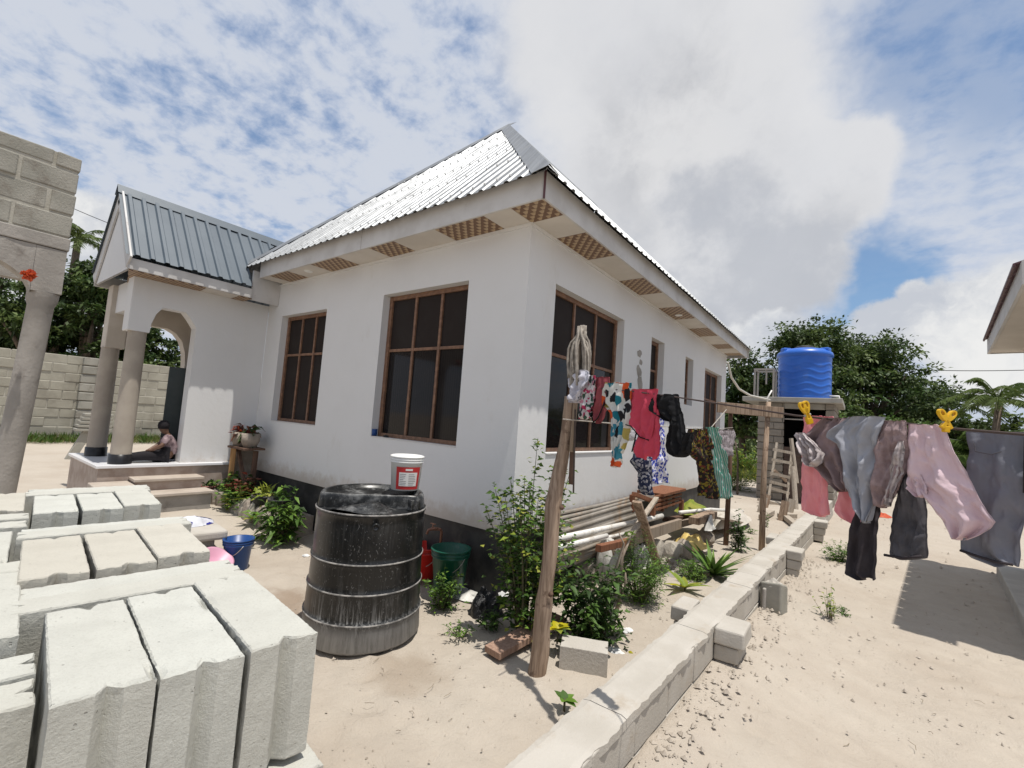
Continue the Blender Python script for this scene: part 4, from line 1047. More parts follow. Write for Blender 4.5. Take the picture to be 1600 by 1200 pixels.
# block, plank and pole in the plants
q = P(888, 1040)
gb = obj('concrete_block', block_mesh(.34, .19, .185, 31, 'cap_cement'), None, (q.x + .08, q.y + .08, -.03)); gb.rotation_euler = (0, 0, math.radians(205)); tag(gb, 'single grooved concrete block at the foot of the thick leaning pole', 'concrete block')
a = P(768, 1030); b = P(868, 982)
single('wooden_plank', MB().beam(Vector((a.x, a.y, .045)), Vector((b.x + .02, b.y, .10)), .16, .05), 'plank_wood', 'reddish plank lying behind the foot of the thick leaning pole', 'plank', bevel=.004)
pb_ = P(834, 1050); pt_ = PD(891, 619, 3.30)
pole = thing('washing_line_pole', 'thick crooked wooden pole nearest the viewer holding the washing line', 'pole', (pb_.x, pb_.y, 0))
pts = []; rad = []
for i in range(25):
    f = i / 24; p = Vector((pb_.x, pb_.y, -.12)).lerp(pt_, f)
    p += RIGHT * (.014 * math.sin(f * 7 + .5) + .006 * math.sin(f * 17)) + FWD * .01 * math.sin(f * 9); pts.append(p); rad.append(.061 - .016 * f + .004 * math.sin(f * 13) + .005 * (1 if 5 < i < 8 or 14 < i < 16 else 0))
mb = MB().tube(pts, rad, 14); part('trunk', jit(mb, .006, 9), 'pole_wood', pole, True)
for f, s in ((.33, .02), (.62, .018), (.48, .014)):
    p = Vector((pb_.x, pb_.y, -.12)).lerp(pt_, f) + cam_dir * .055 + RIGHT * (.02 if s > .015 else -.03)
    part('knot', MB().lathe([(0, s * .5), (s * .7, s * .35), (s, 0)], 10).xf(Matrix.Translation(p) @ cam_dir.to_track_quat('Z', 'Y').to_matrix().to_4x4()), 'dark_timber', pole, True)
part('bark_strip', jit(MB().beam(pt_ + RIGHT * .035 - UP * .62 + cam_dir * .02, pt_ + RIGHT * .02 - UP * .05 + cam_dir * .035, .03, .02), .006, 12), 'dark_timber', pole)

# mop hung head-up behind the pole, with its stick, and an iron rod
mt = PD(908, 515, 3.22); mbt = PD(893, 706, 3.22)
mop = thing('mop', 'old rope mop hung upside down behind the leaning pole', 'mop', tuple(mbt))
part('stick', MB().tube([mbt, mt], .017, 8), 'grey_timber', mop, True)
r = random.Random(2)
for i in range(46):
    a = r.uniform(0, 6.28); top = mt + Vector((r.gauss(0, .012), r.gauss(0, .012), r.uniform(-.02, .03))); pts = []
    Lm = r.uniform(.30, .43); rad_ = r.uniform(.035, .078)
    for k in range(10):
        f = k / 9; bulge = min(1, (f / .30)) ** .8 * (1 - .25 * max(0, f - .6) / .4) if f > .12 else .12
        pts.append(top + Vector((math.cos(a + f * .6) * rad_ * bulge, math.sin(a + f * .6) * rad_ * bulge, -Lm * f - .05 * math.sin(f * 3))))
    if i == 0: allm = MB()
    allm.tube(pts, .0085, 5)
part('yarn', allm, 'mop_yarn', mop, True, kind='stuff')
part('binding', MB().lathe([(.022, -.02), (.026, 0), (.022, .02)], 10, mt - Vector((0, 0, .075))), 'rope', mop, True)
a = PD(899, 640, 3.2); b = PD(896, 770, 3.2)
single('iron_rod', MB().tube([a, b], .007, 6), 'metal_dark', 'thin dark iron rod hanging beside the thick leaning pole', 'rod')

# second pole pair with cross beam
p2 = P(1134, 850); p2t = PD(1142, 632, 7.6)
single('thin_pole', jit(MB().tube([Vector((p2.x, p2.y, -.1)), Vector((p2.x, p2.y, 0)).lerp(p2t, .5) + RIGHT * .02, p2t], [.042, .037, .033], 10), .006, 6), 'dark_timber', 'leaning thin post with a climbing plant at its foot, left one under the cross beam', 'pole', smooth=True)
p3 = P(1190, 860); p3t = PD(1201, 628, 7.5)
single('thin_pole', jit(MB().tube([Vector((p3.x, p3.y, -.1)), Vector((p3.x, p3.y, 0)).lerp(p3t, .5) - RIGHT * .02, p3t], [.046, .040, .036], 10), .006, 6), 'pole_wood', 'thin upright post against the low wall, right one under the cross beam', 'pole', smooth=True)
single('cross_beam', MB().beam(PD(1121, 636, 7.55), PD(1223, 645, 7.4), .06, .17), 'pole_wood', 'short wooden cross beam nailed to the two thin posts', 'beam', bevel=.004)

# ================================================================== PILE OF BUILDING STUFF along the side wall
PG = 'building leftovers piled along the side wall'
def wave_sheet(x, y0, y1, z0, z1, lean, seed):
    mb = MB(); nz = 34; ny = 8
    for i in range(ny + 1):
        for j in range(nz + 1):
            f = j / nz; h = .014 * (1 if (j % 6) in (2, 3) else 0)
            y = y0 + (y1 - y0) * i / ny
            mb.v.append((x + lean * (1 - f) + h, y, z0 + (z1 - z0) * f + .008 * math.sin(y * 2 + seed)))
    for i in range(ny):
        for j in range(nz): a = i * (nz + 1) + j; mb.f.append((a, a + nz + 1, a + nz + 2, a + 1))
    mb.m = [0] * len(mb.f); return mb
for i in range(3):
    o = single('roofing_sheet', wave_sheet(-2.565 + .03 * i, 4.25 - .1 * i, 6.62 - .07 * i, .30 - .02 * i, .80 - .035 * i, .05 + .02 * i, i), 'zinc_old', ('stained ribbed roofing sheet leaning on its long edge against the side wall, innermost of three', 'stained ribbed roofing sheet between two others leaning against the side wall', 'stained ribbed roofing sheet leaning against the side wall, outermost of three')[i], 'roofing sheet', 'roofing sheets leaning on the side wall')
    z_ = o.modifiers.new('thick', 'SOLIDIFY'); z_.thickness = .002
def pipe(a, b, r, label, extra=()): return single('pvc_pipe', MB().tube([a, *extra, b], r, 12), 'pvc_white', label, 'pipe', 'white pipes on the pile', smooth=True)
pipe(PX(870, 842, -2.36), PX(1000, 814, -2.30), .032, 'thick white plastic pipe lying along the roofing sheets, upper one')
pipe(PX(872, 856, -2.25), PX(948, 837, -2.22), .026, 'thinner white plastic pipe lying below the thick one at the near end of the pile')
pipe(PX(905, 850, -2.30), PX(985, 832, -2.30), .022, 'thin white plastic pipe tucked under the roofing sheets beside the thick one')
pipe(PX(1000, 815, -2.2), PX(1034, 806, -2.2), .035, 'short white plastic pipe end poking out behind the leaning timber')
pipe(PX(1062, 801, -2.15), PX(1160, 799, -1.95), .030, 'long white plastic pipe on top of the timbers before the red wooden stool', (PX(1110, 796, -2.05),))
def timber(a, b, w_, t_, mname, label): return single('timber', MB().beam(a, b, w_, t_), mname, label, 'timber', 'timbers in the pile', bevel=.004)
timber(PX(988, 842, -2.1), PX(1062, 818, -2.1), .06, .14, 'grey_timber', 'heavy grey timber on edge in the pile behind the leaning timber')
timber(PX(955, 858, -2.2), PX(992, 845, -2.2), .06, .13, 'grey_timber', 'grey timber end under the white pipes')
timber(PX(1045, 824, -2.2), PX(1110, 806, -2.2), .05, .10, 'grey_timber', 'flat grey timber across the middle of the pile under the long white pipe')
timber(PX(1084, 814, -1.95), PX(1113, 803, -1.95), .16, .10, 'pole_wood', 'short thick timber offcut on top of the far end of the pile')
timber(PX(1114, 808, -1.9), PX(1160, 817, -1.75), .14, .04, 'grey_timber', 'loose board at the far end of the pile behind the thin post')
timber(PX(1040, 812, -2.35), PX(1084, 806, -2.35), .10, .06, 'dark_timber', 'dark timber in the pile beneath the red wooden stool')
a = P(1030, 888); timber(Vector((a.x, a.y, -.02)), PX(995, 784, -2.02), .11, .035, 'pole_wood', 'grey board leaning up against the pile, standing on the sand')
timber(PX(984, 838, -2.05), PX(1026, 778, -2.12), .06, .035, 'pale_stick', 'pale stick crossing behind the leaning board')
b_ = P(915, 905)
timber(PX(935, 857, -2.1), PX(982, 846, -2.1), .07, .07, 'red_wood', 'rusty red timber end low under the white pipes')
# red wooden stool / crate
cr = thing('wooden_stool', 'red brown slatted wooden stool upturned on top of the pile', 'stool', tuple(PX(1028, 806, -2.25)))
A_ = PX(992, 800, -2.35); c1 = PX(1066, 800, -2.35)
yv = Vector((0, 1, 0))
s0, s1 = PX(1020, 803, -2.2), PX(1064, 802, -2.2); H_ = .21
for p in (s0, s1): 
    for dx in (0, -.3): part('leg', MB().bx(p.x + dx - .03, p.x + dx + .03, p.y - .035, p.y + .035, p.z - .02, p.z + H_), 'red_wood', cr, bevel=.004)
for i in range(4):
    z = s0.z + .03 + i * .058
    part('slat', MB().bx(s0.x - .012, s0.x + .014, s0.y + .036, s1.y - .036, z, z + .032), 'red_wood', cr, bevel=.003)
for i in range(3):
    y = s0.y + (s1.y - s0.y) * (i + 1) / 4; part('upright', MB().bx(s0.x - .035, s0.x - .013, y - .03, y + .03, s0.z, s0.z + H_), 'red_wood', cr, bevel=.003)
part('seat', MB().bx(s0.x - .34, s0.x + .05, s1.y - 1.0, s1.y + .05, s0.z + H_ + .001, s0.z + H_ + .04), 'red_wood', cr, bevel=.004)
part('leg', MB().beam(PX(991, 772, -2.2), PX(1022, 784, -2.2), .07, .05), 'red_wood', cr, bevel=.004)
mb = crumple(PX(1082, 798, -2.3), .25, .55, .24, 6.6, 18, .3); 
single('striped_bag', mb, 'leaf_lime', 'green and yellow bulging bag behind the red wooden stool', 'bag', smooth=True)
for lab, px, py, x, sx, sy, sz, sd, mm, nm, ct in (('pale paper cement bag slumped at the far end of the pile', 1138, 812, -2.0, .35, 1.1, .36, 3.4, 'cement_bag', 'cement_bag', 'bag'),
        ('yellow net sack draped over a rock before the pile', 1078, 852, -1.95, .22, .42, .22, 7.1, 'sack_yellow', 'net_sack', 'sack'),
        ('small white plastic bag hanging at the pile beside the thin post', 1108, 826, -1.85, .08, .22, .24, 4.4, 'polythene_white', 'plastic_bag', 'bag')):
    single(nm, crumple(PX(px, py, x), sx, sy, sz, sd, 16, .45), mm, lab, ct, smooth=True)
g = P(953, 905)
ws = thing('white_sack', 'full white woven sack with a faint printed flower behind the bushes', 'sack', (g.x, g.y, 0))
mb = MB().lathe([(0, 0), (.15, .01), (.19, .10), (.185, .28), (.14, .40), (.06, .46), (0, .47)], 24, (0, 0, 0), lambda p, a: Vector((p.x * (.75 + .06 * math.sin(3 * a)), p.y * 1.05, p.z + .02 * math.sin(5 * a))))
part('sack', jit(mb, .03, 5).xf(Matrix.Translation(Vector((g.x, g.y, .0))) @ Matrix.Rotation(.25, 4, 'X')), 'sack_white', ws, True)
mb = MB(); 
cc = Vector((g.x, g.y, .30)) + cam_dir * .165
for k in range(7):
    a = k * 2 * math.pi / 7; pts = [cc + RIGHT * (.03 * math.cos(a + t_) * s_) + UP * (.03 * math.sin(a + t_) * s_) for t_, s_ in ((-.35, .6), (-.2, 1.4), (.2, 1.4), (.35, .6))]
    mb.tube(pts, .002, 4)
part('printed_flower', mb, 'cloth_grey', ws)
g = P(992, 885); single('grey_sack', crumple((g.x, g.y + .15, 0), .16, .22, .34, 8.8, 16, .4), 'sack_white', 'greyish crumpled sack between the white sack and the leaning board', 'sack', smooth=True)
for i, (px, py, w_, h_, mm, lab) in enumerate(((1042, 876, .30, .26, 'rock_pale', 'pale boulder standing before the pile next to the leaning board'), (1062, 874, .24, .24, 'stone_rough', 'dark grey boulder right of the pale one before the pile'), (1098, 852, .34, .2, 'stone_rough', 'flat grey boulder under the yellow net sack'),
        (1020, 880, .22, .3, 'rock_pale', 'upright boulder behind the foot of the leaning board'), (1076, 856, .36, .18, 'rock_pale', 'low boulder carrying the yellow net sack'), (912, 905, .30, .22, 'rock_pale', 'pale broken stone behind the leafy bush beside the white sack'), (1100, 900, .12, .07, 'stone_rough', 'small stone under the spiky plant'))):
    g = P(px, py); single('boulder', rock((g.x, g.y + w_ * .4, h_ * .42), (w_, w_ * 1.1, h_ * 1.15), 40 + i), mm, lab, 'rock', 'boulders before the pile', smooth=False, bevel=0)
g = P(1040, 885); mb = MB(); r = random.Random(12)
for i in range(60):
    q = rock((g.x + r.gauss(0, .14), g.y + r.gauss(0, .18), r.uniform(0, .04)), (r.uniform(.03, .08),) * 3, i, 1); mb.add(q.v, q.f)
o = single('rubble', mb, 'rock_pale', 'heap of small rubble on the sand before the boulders', 'rubble'); o['kind'] = 'stuff'
g = P(1056, 896); single('flat_stone', crumple((g.x, g.y, -.005), .14, .16, .035, 2.9, 8, .3), 'plaster_grey', 'thin grey piece of cement sheet lying by the yellow leafed plant', 'rubble')

# ================================================================== WASHING LINES
RA, RB = PD(895, 603, 3.3), PD(1600, 677, 1.1)
rd = RB - RA; rn = Vector((rd.y, -rd.x, 0)).normalized()
if rn.dot(EYEV - RA) < 0: rn = -rn
def line_pts(pxs, o, n): return [PN(px, py, o, n) for px, py in pxs]
frope = [(893, 604), (930, 606), (985, 611), (1060, 621), (1170, 638), (1245, 649.5), (1300, 655), (1370, 657), (1480, 669), (1600, 679), (1800, 688)]
single('washing_line', MB().tube(line_pts(frope, RA, rn), .004, 6), 'rope_dark', 'dark washing line from the thick pole sagging to the right edge', 'washing line', smooth=True)
RC, RD = PD(985, 664, 3.9), PD(1150, 668, 7.4)
r2d = RD - RC; r2n = Vector((r2d.y, -r2d.x, 0)).normalized()
if r2n.dot(EYEV - RC) < 0: r2n = -r2n
single('washing_line', MB().tube(line_pts([(880, 655), (985, 664), (1050, 667), (1078, 670), (1110, 672), (1145, 668)], RC, r2n), .005, 6), 'rope', 'thin pale lower washing line behind the first one', 'washing line', smooth=True)
single('cord', MB().tube([PD(1106, 674, 6.4), PD(1135, 640, 7.4)], .007, 6), 'rope', 'slack cord running up from the lower washing line to the thin post', 'cord')
def garment(name, label, cat, pieces, mname, o, n, fold=.012, nf=3.0, th=.012, off=0.0, seed=0, trim=None, nx=36, group='clothes on the washing lines'):
    """cloth hanging from a line: outline rows (y, left, right), two layers joined at the hems, with folds"""
    mb = MB(); r = random.Random(seed)
    for pi, rows in enumerate(pieces):
        ph = r.uniform(0, 6); ny = max(14, int((rows[-1][0] - rows[0][0]) / 2.5)); th_ = th * .62
        ys = [q[0] for q in rows]; L = np.interp; fr_, bk = [], []
        for j in range(ny + 1):
            y = rows[0][0] + (rows[-1][0] - rows[0][0]) * j / ny; v = j / ny
            xl = L(y, ys, [q[1] for q in rows]); xr = L(y, ys, [q[2] for q in rows]); xl -= 1.5; xr += 1.5
            for i in range(nx + 1):
                u = i / nx
                yy = y + (2.2 * math.sin(u * nf * 4 + ph) * (v ** 2)) + 1.2 * mnoise.noise(Vector((u * 6, v * 3, ph)))
                xx = xl + (xr - xl) * u + 1.3 * mnoise.noise(Vector((v * 6, seed, ph + (0 if u < .5 else 9)))) * (1 if i in (0, nx) else .4)
                p = PN(xx, yy, o, n)
                prof = math.sqrt(max(0.0, 1 - (2 * u - 1) ** 2)) * (.35 + .65 * min(1, v * 4)) * (1 if v < .97 else .8)
                d_ = fold * (math.sin(u * nf * 2 * math.pi + ph + 1.2 * v + 1.5 * mnoise.noise(Vector((u * 2, v * 2, seed)))) * (.35 + .65 * v)
                             + 1.2 * mnoise.noise(Vector((u * 3 + ph, v * 3.2 * (rows[-1][0] - rows[0][0]) / 120, seed))) + .5 * mnoise.noise(Vector((u * 8 + ph, v * 7, seed + 4)))
                             + .55 * (.5 - abs(mnoise.noise(Vector((u * 4.5 + v * 3 + ph, v * 5 - u * 2, seed + 8)))) * 2) + .30 * (.5 - abs(mnoise.noise(Vector((u * 11 - v * 5 + ph, v * 9, seed + 2)))) * 2))
                fr_.append(p + n * (off + d_ + th_ * prof)); bk.append(p + n * (off + d_ * .85 - th_ * prof - .002))
        base = len(mb.v); w_ = nx + 1; m_ = (ny + 1) * w_
        mb.v += [tuple(q) for q in fr_ + bk]
        for j in range(ny):
            for i in range(nx):
                a = base + j * w_ + i; mb.f.append((a, a + 1, a + w_ + 1, a + w_)); mb.f.append((a + m_, a + m_ + w_, a + m_ + w_ + 1, a + m_ + 1))
            for i in (0, nx): a = base + j * w_ + i; mb.f.append((a, a + w_, a + w_ + m_, a + m_))
        for j in (0, ny):
            for i in range(nx): a = base + j * w_ + i; mb.f.append((a, a + 1, a + 1 + m_, a + m_))
        mb.m = [0] * len(mb.f)
    loc = Vector(mb.v[0])
    if trim:
        t = thing(name, label, cat, loc, group); part('fabric', mb, mname, t, True)
        for (tn, tm, pts, rr) in trim: part(tn, MB().tube([PN(x, y, o, n) + n * (off + fold * .3 + th + .004) for x, y in pts], rr, 5), tm, t, True)
        return t
    return single(name, mb, mname, label, cat, group, smooth=True, loc=loc)
F = dict(o=RA, n=rn)
garment('white_cloth', 'crumpled white cloth bunched at the pole end of the washing line', 'clothing', [[(579, 908, 922), (588, 898, 927), (603, 899, 925), (612, 903, 920), (622, 904, 915), (628, 905, 912)]], 'cloth_white', **F, fold=.03, nf=3, th=.04, off=.03, seed=1)
garment('floral_dress', 'small white, pink and black floral dress next to the bunched white cloth', 'clothing', [[(588, 923, 934), (600, 922, 933), (620, 917, 932), (640, 913, 930), (654, 912, 926)]], 'cloth_pinkfloral', **F, fold=.02, th=.02, off=.02, seed=2, nx=14)
garment('maroon_shirt', 'dusky maroon shirt hanging between the floral dress and the multicoloured top', 'clothing', [[(589, 931, 950), (605, 931, 951), (625, 929, 947), (645, 926, 941), (656, 930, 937), (660, 931, 934)]], 'cloth_maroon', **F, fold=.016, th=.018, off=-.01, seed=3, nx=14, trim=[('hem', 'cloth_black', [(926, 645), (931, 660), (938, 653), (948, 630)], .004)])
garment('patterned_top', 'white top with red, teal and black shapes hanging left of the pink shirt', 'clothing', [[(598, 950, 986), (606, 948, 986), (630, 941, 985), (645, 956, 985), (665, 959, 983), (690, 960, 978), (706, 963, 970)], [(688, 959, 968), (712, 961, 967), (728, 961, 964)]], 'cloth_art', **F, fold=.016, nf=3.5, seed=4)
garment('pink_shirt', 'coral pink shirt with dark hems hanging beside the black garment', 'clothing', [[(608, 988, 1028), (630, 985, 1027), (650, 983, 1025), (664, 982, 1024), (672, 994, 1022), (681, 1001, 1019), (687, 1006, 1016)], [(640, 1005, 1030), (664, 1002, 1030), (690, 995, 1030), (708, 992, 1029), (716, 998, 1024)]], 'cloth_coral', **F, fold=.011, nf=2.6, seed=5,
        trim=[('hem', 'cloth_black', [(982, 664), (990, 666), (997, 674), (1004, 683), (1018, 688)], .0035), ('hem', 'cloth_black', [(999, 676), (996, 690), (992, 706)], .004)])
garment('black_jacket', 'black long-sleeved garment with one sleeve flung over the washing line', 'clothing', [[(616, 1028, 1056), (624, 1020, 1058), (634, 1015, 1060), (642, 1016, 1061), (650, 1030, 1062), (658, 1042, 1064)], [(645, 1046, 1063), (665, 1048, 1067), (685, 1044, 1070), (700, 1043, 1076), (710, 1049, 1074), (713, 1056, 1068)], [(676, 1074, 1080), (690, 1068, 1079), (706, 1066, 1076)]], 'cloth_black', **F, fold=.014, th=.02, seed=6)
F2 = dict(o=RC, n=r2n)
garment('striped_cloth', 'small white cloth with faint stripes peeping out below the patterned top', 'clothing', [[(666, 982, 993), (680, 978, 993), (687, 979, 992)]], 'cloth_stripewhite', **F2, seed=7, fold=.02, nx=12)
garment('navy_dress', 'navy printed dress hanging low behind the pink shirt', 'clothing', [[(672, 995, 1010), (700, 990, 1012), (720, 988, 1016), (740, 1000, 1019), (762, 1002, 1020), (772, 1009, 1019)]], 'cloth_navyprint', **F2, seed=8, fold=.03, nf=2.5)
garment('blue_white_dress', 'white dress with royal blue print behind the pink shirt and black garment', 'clothing', [[(655, 1022, 1043), (690, 1024, 1042), (715, 1022, 1045), (728, 1021, 1046), (756, 1021, 1048)]], 'cloth_blueprint', **F2, seed=9, fold=.03, nf=2.5, off=-.05)
garment('dark_print_wrap', 'dark brown wrap with yellow print hanging right of the black garment', 'clothing', [[(670, 1074, 1104), (690, 1070, 1109), (706, 1080, 1111), (722, 1094, 1112), (750, 1099, 1113), (777, 1100, 1115)]], 'cloth_darkprint', **F2, seed=10, fold=.045, nf=3)
garment('teal_wrap', 'teal and white striped cloth trailing down beside the dark brown wrap', 'clothing', [[(667, 1101, 1110), (690, 1105, 1117), (715, 1110, 1125), (745, 1112, 1133), (777, 1112, 1138)]], 'cloth_teal', **F2, seed=11, fold=.05, nf=4, off=.03)
garment('striped_towel', 'small grey striped towel at the end of the lower line by the thin post', 'towel', [[(671, 1120, 1146), (690, 1121, 1145), (711, 1122, 1143)]], 'cloth_greystripe', **F2, seed=12, fold=.03)
# nearest clothes
G2 = dict(o=RA, n=rn)
garment('grey_trousers', 'dark blue grey trousers with a black hem, behind the pale pink shorts', 'clothing', [[(672, 1486, 1583), (700, 1490, 1582), (760, 1484, 1580), (820, 1479, 1571), (858, 1479, 1565), (872, 1496, 1564), (886, 1532, 1563)]], 'cloth_bluegrey', **G2, fold=.008, nf=1.6, th=.012, off=-.075, seed=21, nx=34,
        trim=[('hem', 'cloth_charcoal', [(1480, 861), (1500, 868), (1530, 878), (1562, 884)], .0035), ('seam', 'cloth_charcoal', [(1581, 675), (1580, 720), (1579, 770)], .0015), ('pocket_seam', 'cloth_darkgrey', [(1502, 690), (1504, 704), (1530, 709), (1545, 704)], .0012)])
garment('grey_shirt', 'blue grey shirt cut off by the right edge of the photo', 'clothing', [[(676, 1582, 1680), (720, 1583, 1680), (760, 1588, 1680), (790, 1600, 1680)]], 'cloth_bluegrey', **G2, fold=.010, nf=2, th=.014, off=-.06, seed=22, nx=30)
garment('pale_shorts', 'pale pink wide shorts hanging askew under the right yellow peg', 'clothing', [[(664, 1423, 1470), (672, 1423, 1482), (700, 1423, 1494), (730, 1423, 1508), (758, 1424, 1523), (772, 1446, 1532), (800, 1468, 1550), (814, 1478, 1562), (824, 1484, 1553), (836, 1492, 1530), (842, 1497, 1512)], [(742, 1424, 1445), (765, 1425, 1456), (776, 1440, 1456)]], 'cloth_palepink', **G2, fold=.011, nf=2.2, th=.016, off=.012, seed=23, nx=34)
garment('fuzzy_towel', 'mauve fuzzy baby towel folded over the line left of the pale pink shorts', 'towel', [[(658, 1384, 1420), (668, 1379, 1423), (700, 1370, 1424), (740, 1368, 1418), (770, 1370, 1404), (792, 1374, 1394)]], 'cloth_mauvefuzz', **G2, fold=.012, nf=1.8, th=.018, off=.015, seed=24)
garment('lace_edge', 'narrow white lace hanging down beside the mauve fuzzy towel', 'clothing', [[(690, 1414, 1421), (715, 1408, 1421), (740, 1402, 1420), (755, 1400, 1412), (790, 1394, 1399)]], 'cloth_lace', **G2, fold=.01, th=.006, off=.03, seed=25, nx=10)
garment('charcoal_leggings', 'charcoal baby leggings with a dark cuff hanging below the mauve towel', 'clothing', [[(720, 1404, 1426), (752, 1400, 1428), (780, 1394, 1436), (810, 1388, 1440), (840, 1382, 1443), (868, 1385, 1442), (874, 1388, 1441)]], 'cloth_darkgrey', **G2, fold=.010, nf=1.5, th=.02, off=-.02, seed=26, trim=[('cuff', 'cloth_charcoal', [(1384, 867), (1412, 872), (1442, 869)], .004)])
garment('rose_trousers', 'rose pink baby trousers at the left peg, both legs showing', 'clothing', [[(649, 1246, 1274), (690, 1244, 1280), (740, 1243, 1284), (780, 1245, 1283), (798, 1244, 1286), (806, 1258, 1286)], [(650, 1270, 1292), (690, 1276, 1296), (740, 1290, 1330), (772, 1300, 1344), (800, 1296, 1350), (812, 1306, 1351), (827, 1334, 1350)]], 'cloth_rose', **G2, fold=.010, nf=1.7, th=.016, off=-.03, seed=27)
garment('mauve_blouse', 'brownish mauve blouse with frilled lace sleeve next to the rose trousers', 'clothing', [[(653, 1290, 1336), (664, 1276, 1336), (680, 1260, 1334), (692, 1258, 1332), (706, 1268, 1332), (720, 1272, 1334), (740, 1290, 1338), (756, 1300, 1340), (766, 1312, 1334)]], 'cloth_mauve', **G2, fold=.016, nf=3.2, th=.018, off=.0, seed=28, nx=30)
garment('lace_frill', 'frilled off-white lace sleeve end of the mauve blouse hanging in front of the rose trousers', 'clothing', [[(677, 1256, 1268), (686, 1257, 1276), (697, 1262, 1288), (710, 1268, 1296), (722, 1270, 1294), (728, 1276, 1286)]], 'cloth_lace', **G2, fold=.018, nf=4, th=.01, off=.035, seed=29)
garment('grey_jacket', 'creased light grey jacket slung over the line beside the mauve blouse', 'clothing', [[(652, 1336, 1390), (662, 1324, 1388), (674, 1308, 1384), (684, 1303, 1380), (694, 1318, 1378), (720, 1324, 1376), (760, 1334, 1373), (790, 1346, 1371), (815, 1360, 1368)]], 'cloth_grey', **G2, fold=.016, nf=2.4, th=.018, off=.03, seed=30, nx=34)
garment('charcoal_trousers', 'charcoal trouser leg hanging lowest below the light grey jacket', 'clothing', [[(700, 1316, 1340), (730, 1304, 1350), (758, 1318, 1352), (764, 1330, 1366), (800, 1334, 1368), (840, 1326, 1367), (875, 1322, 1366), (896, 1322, 1364), (905, 1340, 1362)]], 'cloth_charcoal', **G2, fold=.010, nf=2, th=.016, off=-.012, seed=31)
# yellow pegs
def peg(px, py, label, tilt, spread, sc=1.0, yaw=0.0):
    """plastic clothes peg: two levers with an eye, crossing at a spring, jaws below"""
    c = PN(px, py, RA, rn) + rn * .035; t = thing('clothes_peg', label, 'clothes peg', tuple(c), 'yellow clothes pegs')
    ex = (RIGHT * math.cos(yaw) + FWD * math.sin(yaw)); 
    ex = (ex * math.cos(tilt) + UP * math.sin(tilt)).normalized(); ez = (-(RIGHT * math.cos(yaw) + FWD * math.sin(yaw)) * math.sin(tilt) + UP * math.cos(tilt)).normalized(); ey = ez.cross(ex)
    for s in (-1, 1):
        M = Matrix.Translation(c) @ Matrix((ex, ey, ez)).transposed().to_4x4() @ Matrix.Rotation(s * spread, 4, 'Y') @ Matrix.Scale(sc, 4)
        # lever outline in x,z: rounded top with an oval eye
        n = 20; out_, inn = [], []
        for k in range(n):
            a = 2 * math.pi * k / n; out_.append((.0105 * math.cos(a), .030 + (.014 if math.sin(a) > 0 else .030) * math.sin(a)))
            inn.append((.0052 * math.cos(a), .030 + .0085 * math.sin(a)))
        mb = MB()
        for yy in (-.006, .006):
            mb.v += [(x, yy, z) for x, z in out_] + [(x, yy, z) for x, z in inn]
        for k in range(n):
            k2 = (k + 1) % n
            mb.f += [(k, k2, n + k2, n + k), (2 * n + k2, 2 * n + k, 3 * n + k, 3 * n + k2), (k2, k, 2 * n + k, 2 * n + k2), (n + k, n + k2, 3 * n + k2, 3 * n + k)]
        mb.bx(-.0055, .0055, -.0062, .0062, -.026, .006)
        mb.m = [0] * len(mb.f); part('lever', mb.xf(M), 'yellow_plastic', t, bevel=.0012 * sc)
    M = Matrix.Translation(c) @ Matrix((ex, ey, ez)).transposed().to_4x4() @ Matrix.Scale(sc, 4)
    part('spring', MB().tube([(-.011, 0, -.004), (.011, 0, -.004)], .004, 10).xf(M), 'galv_pipe', t, True)
    part('jaw', MB().bx(-.0085, .0085, -.0072, .0072, -.034, -.014).xf(M), 'yellow_plastic', t, bevel=.002)
peg(1272, 648, 'yellow plastic peg leaning over the top of the rose pink trousers', .36, .20, 1.05)
peg(1491, 660, 'yellow plastic peg with two open eyes above the pale pink shorts', -.06, .60, .84)

# ================================================================== WATER TOWER SHED
SC = Vector((-1.30, 15.5, 0))
SM = Matrix.Translation(SC)
shed = thing('block_shed', 'small raw block shed with a flat slab roof carrying the blue tank', 'shed', tuple(SC))
r = random.Random(21); CH = .205
def sbox(x0, x1, y0, y1, z0, z1): return MB().bx(x0, x1, y0, y1, z0, z1).xf(SM)
for row in range(14):
    z = row * CH - .02
    for (xa, xb) in ((-1.10, -.42), (.58, .80)):
        if False: continue
        x = xa - (.2 if row % 2 else 0)
        while x < xb - .02:
            a = max(x, xa); b = min(x + .42, xb)
            zt_ = min(z + CH - .002, 2.825)
            if b - a > .04 and zt_ > z + .06: part('block', jit(sbox(a + .008, b - .004, r.uniform(-.012, .012), .16, z + .022, zt_), .01, 4, row), 'shed_block', shed, bevel=.012, seg=1)
            x += .42
    y = .17 - (.2 if row % 2 else 0)
    for side in (.64, -1.10):
        y = .17
        while y < 2.4:
            part('block', sbox(side + r.uniform(-.012, 0), side + .16 + r.uniform(0, .012), y + .008, y + .412, z + .022, min(z + CH - .002, 2.825)), 'shed_block', shed, bevel=.012, seg=1); y += .42
part('mortar_bed', sbox(-1.08, -.44, .03, .14, -.1, 2.82), 'mortar_dark', shed); part('mortar_bed', sbox(.60, .78, .03, .14, -.1, 2.82), 'mortar_dark', shed)
part('mortar_bed', sbox(.66, .78, .14, 2.5, -.1, 2.82), 'mortar_dark', shed); part('mortar_bed', sbox(-1.08, -.96, .14, 2.5, -.1, 2.82), 'mortar_dark', shed)
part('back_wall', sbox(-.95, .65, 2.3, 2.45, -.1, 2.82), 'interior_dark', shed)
part('lintel', sbox(-.42, .58, .02, .15, 2.66, 2.82), 'slab_concrete', shed, bevel=.01)
